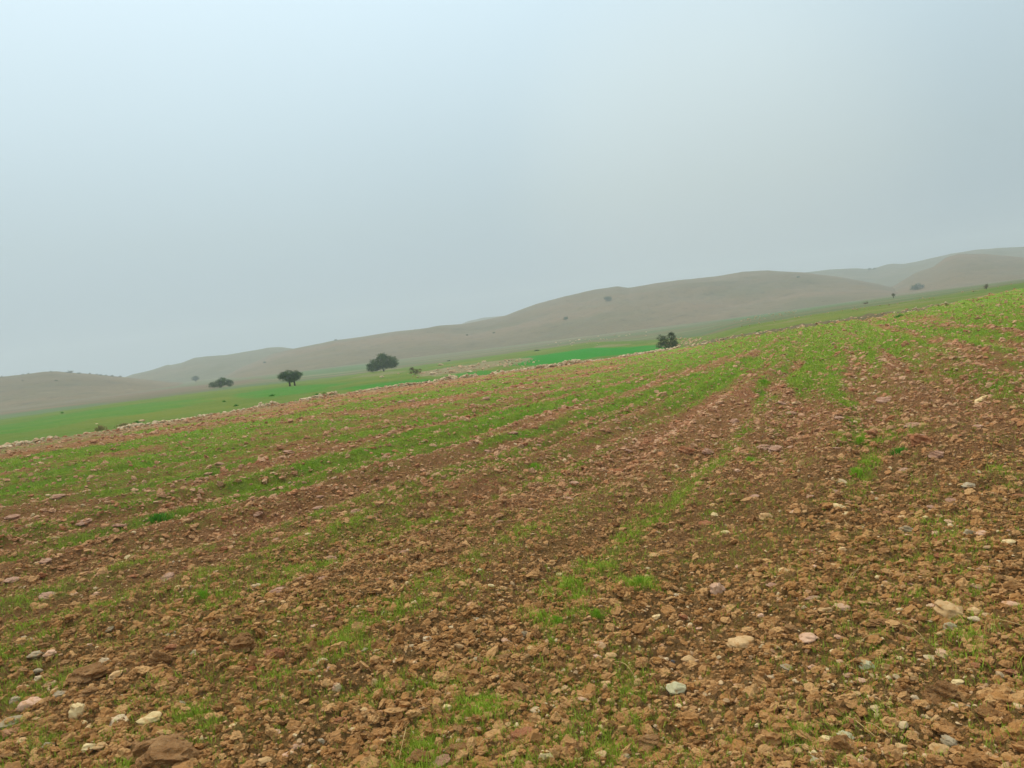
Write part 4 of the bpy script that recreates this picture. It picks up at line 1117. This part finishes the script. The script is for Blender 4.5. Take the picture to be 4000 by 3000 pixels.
# stones strewn along outer edges, the rocky patch, and pale rocks across the valley
def strew(name, tab, n, spread, size, mat, label=None):
    p = np.array(tab, float); recs = []
    for k in range(n):
        j = random.uniform(0, len(p) - 1.001); a = int(j); f_ = j - a
        px, py = p[a] * (1 - f_) + p[a + 1] * f_
        x, y, z = hit(np.array([px + random.gauss(0, spread[0])]), np.array([py + random.gauss(0, spread[1])]))
        d = math.hypot(x[0], y[0]); sz = random.uniform(*size) * d / FPX
        recs.append((float(x[0]), float(y[0]), 0, sz))
    return merged(name, recs, mat)
strew('edge_stones', [(742, 326.5), (820, 314.5), (904, 303), (1020, 284)], 45, (3, .6), (.35, .9), M['wallstone2'])
strew('field_stones', [(690, 352), (800, 335), (900, 322), (1020, 305)], 60, (10, 6), (.35, 1.0), M['wallstone2'])
strew('edge_rubble', [(893, 316), (915, 311), (950, 304)], 50, (3, .8), (.5, 1.1), M['wallstone2'])
strew('valley_rocks', [(740, 321), (770, 316), (795, 311)], 40, (4, .7), (.5, 1.0), M['wallstone2'])
strew('valley_rocks', [(590, 340), (560, 345), (640, 333)], 30, (14, 1.2), (.5, 1.2), M['wallstone'])
strew('gravel_patch', [(425, 375), (470, 369), (515, 364), (520, 361)], 160, (12, 2.0), (.5, 1.6), M['wallstone2'])
strew('gravel_patch', [(665, 346), (690, 342), (705, 340)], 90, (8, 1.6), (.5, 1.8), M['wallstone2'])
for (px, py, w, h, lab, mk) in ((460, 366, 6, 2.6, 'flat grey boulder at the upper rim of the rocky patch', 'wallstone2'), (433.6, 373.5, 9, 3, 'pale boulder beside the brown thorn bush', 'wallstone'), (452, 371.6, 8, 3, 'pinkish rounded boulder at the front of the rocky patch', 'wallstone2'),
                            (472, 366.4, 8, 3.2, 'pale pink boulder in the middle of the rocky patch', 'wallstone2'), (469.5, 371.5, 6, 2, 'low boulder at the front right of the rocky patch', 'wallstone'), (484, 361.5, 5, 2, 'small boulder on top of the rocky patch', 'wallstone'), (441, 364.5, 6, 2.4, 'brownish boulder behind the thorn bush', 'wallstone2'), (382, 377, 5, 1.2, 'flat pale stone in the green field right of the broad tree', 'wallstone'),
                            (97, 424, 3, 1.3, 'small white stone in the green field behind the tussock', 'wallstone'), (142, 421, 6, 1.4, 'flat pink stone above the wall at the left', 'wallstone2')):
    put('stone', px, py, w, h, mk, lab, 'boulder')

# ------------------------------------------------------------------ trees and bushes
def tube(path, radii, n=6):
    V = []; F = []
    for k, (p, r) in enumerate(zip(path, radii)):
        for j in range(n):
            a = j * 2 * math.pi / n; V.append((p[0] + r * math.cos(a), p[1] + r * math.sin(a), p[2]))
        if k:
            for j in range(n):
                F.append(((k - 1) * n + j, (k - 1) * n + (j + 1) % n, k * n + (j + 1) % n, k * n + j))
    return V, F
def crown_mesh(seed, lobes, leaf, dens, W, H, D):
    """lobes: (x, z, radius_x, radius_z) in units of crown width / height"""
    r = np.random.default_rng(seed); Vs = []; 
    for lx, lz, rx, rz in lobes:
        for c in range(int(26 * dens)):
            d = r.normal(size=3); d /= np.linalg.norm(d); q = r.uniform(.45, 1.0) ** .6
            c0 = np.array([lx * W + d[0] * rx * W * q, r.uniform(-.5, .5) * D * .5 + d[1] * rx * D * q * .8, lz * H + d[2] * rz * H * q])
            nl = 26; cr_ = leaf * 3.2
            p = c0 + r.normal(0, cr_ * .55, (nl, 3)) * np.array([1.25, 1.25, .8])
            a = r.normal(size=(nl, 3)); b = r.normal(size=(nl, 3))
            a /= np.linalg.norm(a, axis=1)[:, None]; b -= a * (a * b).sum(1)[:, None]; b /= np.linalg.norm(b, axis=1)[:, None]
            sz = leaf * r.uniform(.5, 1.2, (nl, 1))
            Vs.append(np.stack([p - a * sz, p - b * sz * .5, p + a * sz, p + b * sz * .5], 1).reshape(-1, 3))
    V = np.concatenate(Vs); F = np.arange(len(V)).reshape(-1, 4)
    return V, F
def tree(name, base, W, H, lobes, trunks, seed, mat, label, cat, leaf=None, dens=1.0, limbs=6, group=None, crown_name='crown', trunk_name='trunk'):
    root = bpy.data.objects.new(name, None); COL.objects.link(root); root.location = base
    tag(root, label, cat, group)
    az = math.atan2(base[0], base[1]); root.rotation_euler = (0, 0, -az)
    leaf = leaf or W * .02
    V, F = crown_mesh(seed, lobes, leaf, dens, W, H, W)
    add(crown_name, mesh_np(crown_name, V, F, False), M[mat], root)
    r = random.Random(seed)
    for (x0, x1, z1, rad) in trunks:
        V = []; F = []
        def addt(path, radii):
            v, f = tube(path, radii); n = len(V); V.extend(v); F.extend([tuple(q + n for q in t) for t in f])
        top = (x1 * W, 0, z1 * H)
        addt([(x0 * W, 0, -.3), ((x0 * .7 + x1 * .3) * W, 0, z1 * H * .4), top], [rad * 1.4, rad, rad * .8])
        for k in range(limbs):
            l = r.choice(lobes); e = (l[0] * W + r.uniform(-.5, .5) * l[2] * W, r.uniform(-.25, .25) * W, l[1] * H + r.uniform(-.2, .5) * l[3] * H)
            m = ((top[0] * .5 + e[0] * .5), e[1] * .6, top[2] * .55 + e[2] * .45)
            addt([top, m, e], [rad * .6, rad * .4, rad * .12])
        add(trunk_name, mesh_np(trunk_name, np.array(V), np.array(F)), M['bark'], root)
    return root
def ground_at(px, py):
    x, y, z = hit(np.array([px]), np.array([py])); return (float(x[0]), float(y[0]), float(z[0]))
def size(base, wpx): return wpx / FPX * math.hypot(base[0], base[1])
b = ground_at(383.5, 371.5); s = size(b, 1)
tree('tree', b, 29 * s, 18.5 * s, [(-.33, .40, .16, .24), (-.2, .46, .17, .26), (0, .55, .2, .34), (.02, .78, .13, .18), (.18, .56, .18, .28), (.36, .46, .13, .24), (-.40, .27, .1, .18), (-.14, .30, .16, .16), (.06, .34, .14, .16), (.22, .34, .16, .18), (.36, .32, .1, .16), (-.28, .24, .14, .14)],
     [(0.02, -.02, .22, .16)], 1, 'leaf_dark', 'broad spreading dark tree with a short single trunk in the green field', 'tree', dens=1.8)
b = ground_at(292, 386); s = size(b, 1)
tree('tree', b, 22 * s, 16 * s, [(-.28, .72, .16, .2), (-.05, .8, .2, .2), (.2, .72, .18, .2), (.36, .6, .14, .16), (-.1, .55, .22, .22), (.1, .5, .18, .22), (-.38, .64, .12, .16), (.24, .46, .14, .16), (-.02, .38, .16, .14)],
     [(-.08, -.1, .5, .11), (.13, .1, .5, .11)], 2, 'leaf_dark', 'dark leafed tree standing on two thin trunks at the far side of the green field', 'tree', dens=1.5)
b = ground_at(286, 381.5); s = size(b, 1)
tree('bush', b, 15 * s, 8 * s, [(-.2, .45, .25, .45), (.1, .5, .3, .45), (.3, .35, .2, .35)], [(0, 0, .3, .08)], 3, 'leaf_dark', 'dark rounded bush half hidden behind the twin trunk tree', 'bush', dens=1.2, crown_name='foliage', trunk_name='stem')
b = ground_at(221.5, 387.5); s = size(b, 1)
tree('bush', b, 21 * s, 9.5 * s, [(-.3, .3, .2, .28), (-.1, .45, .2, .38), (.05, .7, .14, .25), (.2, .5, .2, .35), (.36, .35, .14, .28), (0, .3, .3, .25)], [(0, 0, .3, .1)], 4, 'leaf_dark', 'low wide dark bush beyond the green field at the left', 'bush', dens=1.5, crown_name='foliage', trunk_name='stem')
b = ground_at(196, 382.3); s = size(b, 1)
tree('tree', b, 7 * s, 6 * s, [(-.15, .6, .3, .3), (.15, .65, .3, .28), (0, .45, .3, .2)], [(0, 0, .4, .15)], 5, 'leaf_dark', 'small round faraway tree left of the low wide bush', 'tree', leaf=7 * s * .04, crown_name='crown')
b = ground_at(667.5, 349.0); s = size(b, 1)
tree('bush', b, 22 * s, 15.5 * s, [(-.22, .75, .2, .2), (-.12, .5, .2, .2), (-.32, .3, .18, .2), (.2, .7, .2, .26), (.3, .5, .18, .3), (.1, .25, .3, .2), (-.05, .3, .2, .2), (.34, .25, .15, .2), (.24, .92, .08, .1)],
     [(0, -.12, .4, .05), (.05, .15, .4, .05), (-.03, -.3, .3, .04)], 6, 'leaf_bush', 'grey-green ragged bush at the right end of the stone wall', 'bush', leaf=22 * s * .016, dens=1.6, crown_name='foliage', trunk_name='stem')
b = ground_at(415.5, 374.6); s = size(b, 1)
tree('bush', b, 13 * s, 8 * s, [(-.25, .5, .2, .4), (0, .45, .25, .35), (.25, .4, .22, .35), (-.2, .8, .1, .15)], [(0, 0, .3, .03), (.1, .2, .3, .03)], 7, 'leaf_brown', 'brown thorny bush at the left end of the rocky patch', 'bush', leaf=13 * s * .018, dens=1.2, crown_name='foliage', trunk_name='stem')
b = ground_at(917, 290.8); s = size(b, 1)
tree('tree', b, 11 * s, 7 * s, [(-.25, .55, .24, .3), (.05, .7, .22, .25), (.25, .5, .22, .3), (0, .4, .3, .25)], [(0, .02, .35, .14)], 8, 'leaf_dark', 'rounded faraway tree below the hills at the right', 'tree', leaf=11 * s * .03)
b = ground_at(893.5, 298.2); s = size(b, 1)
tree('tree', b, 3.4 * s, 4.8 * s, [(-.1, .7, .3, .25), (.15, .55, .3, .25)], [(0, 0, .5, .06)], 9, 'leaf_bush', 'thin sapling left of the rounded faraway tree', 'tree', leaf=3.4 * s * .06, dens=.5)
b = ground_at(865.5, 304.0); s = size(b, 1)
tree('bush', b, 5 * s, 2.2 * s, [(0, .4, .4, .5)], [(0, 0, .3, .03)], 10, 'leaf_brown', 'low brownish bush left of the sapling at the right', 'bush', leaf=5 * s * .04, dens=.8, crown_name='foliage', trunk_name='stem')
b = ground_at(986.5, 289.5); s = size(b, 1)
tree('bush', b, 4.6 * s, 4.8 * s, [(.1, .7, .3, .25), (-.1, .4, .3, .3)], [(0, 0, .5, .03)], 11, 'leaf_brown', 'dry reddish bush on the field edge near the right side', 'bush', leaf=4.6 * s * .04, dens=.8, crown_name='foliage', trunk_name='stem')
# bushes on the hills: cast the pixel ray on to the built hill
bpy.context.view_layer.update()
dg = bpy.context.evaluated_depsgraph_get()
hills = [o for o in COL.objects if o.name.startswith('hill')]
from mathutils.bvhtree import BVHTree
trees_ = [BVHTree.FromObject(h, dg) for h in hills]
def on_hill(px, py):
    d = Vector(rays(px, py)); best = None
    for t_ in trees_:
        h = t_.ray_cast(Vector((0, 0, EYE)), d)
        if h[0] is not None and (best is None or h[3] < best[1]): best = (h[0], h[3])
    return tuple(best[0]) if best else None
for px, py, w, h, lab, nm in ((608, 301.5, 7.5, 6, 'larger hazy tree high on the slope of the big hill', 'tree'), (566, 320, 4.5, 4, 'smaller hazy tree low on the slope of the big hill', 'tree'), (494, 333.3, 2.4, 1.8, 'tiny bush at the left on the slope of the big hill', 'bush'), (467, 335.5, 2.4, 1.6, 'tiny bush below the ridge left of the middle', 'bush'),
                              (335.8, 340.8, 2.6, 1.8, 'tiny bush on the ridge line above the twin trunk tree', 'bush'), (264.5, 363, 3, 2, 'small bush on the slope behind the twin trunk tree', 'bush'), (449, 361, 3.2, 1.5, 'tiny dark bush on the valley floor above the rocky patch', 'bush'),
                              (869.5, 270, 3.5, 1.8, 'left bush on the skyline notch at the right', 'bush'), (874.5, 269.6, 3, 1.8, 'right bush on the skyline notch at the right', 'bush'), (537, 351, 6, 1.4, 'low dark bushes on the strip above the bright green patch', 'bush'),
                              (798, 277.5, 3, 1.5, 'tiny bush where the big hill ridge meets the far hills', 'bush')):
    p = on_hill(px, py) or ground_at(px, py)
    s = size(p, 1)
    tree(nm, (p[0], p[1], p[2] - .2), w * s, h * s, [(-.2, .45, .28, .35), (.2, .5, .28, .35), (0, .6, .25, .35)], [(0, 0, .3, .1)], int(px), 'leaf_dark', lab, nm, leaf=w * s * .05, dens=.6, limbs=2, crown_name='crown' if nm == 'tree' else 'foliage', trunk_name='trunk' if nm == 'tree' else 'stem')
# row of tiny bushes along the left hill's skyline
for k, (px, py, w) in enumerate(((2, 377.0, 2.2), (23, 374.9, 2.2), (28, 374.3, 2), (51, 372.2, 2), (69, 372.8, 5), (79, 373.2, 3), (90, 374.2, 2.2), (97, 374.8, 2.2), (101, 375.6, 3), (106, 376, 2.2), (112, 376.5, 3), (120, 377.0, 2.6), (22, 381, 2), (56, 381, 2.4), (169, 389.0, 3))):
    p = None
    for dy in (0, .6, 1.2, 2, 3):
        p = on_hill(px, py + dy)
        if p: break
    if not p: continue
    s = size(p, 1)
    tree('bush', (p[0], p[1], p[2] - .2), w * s, 1.3 * s, [(0, .5, .45, .5)], [], 40 + k, 'leaf_bush', (f'{ORD[k]} tiny bush from the left along the skyline of the low left hill' if k < 12 else ('leftmost', 'middle', 'rightmost')[k - 12] + ' tiny bush on the slope below the skyline of the left hill'), 'bush', leaf=w * s * .07, dens=.5, group='bushes on the left hill', crown_name='foliage')
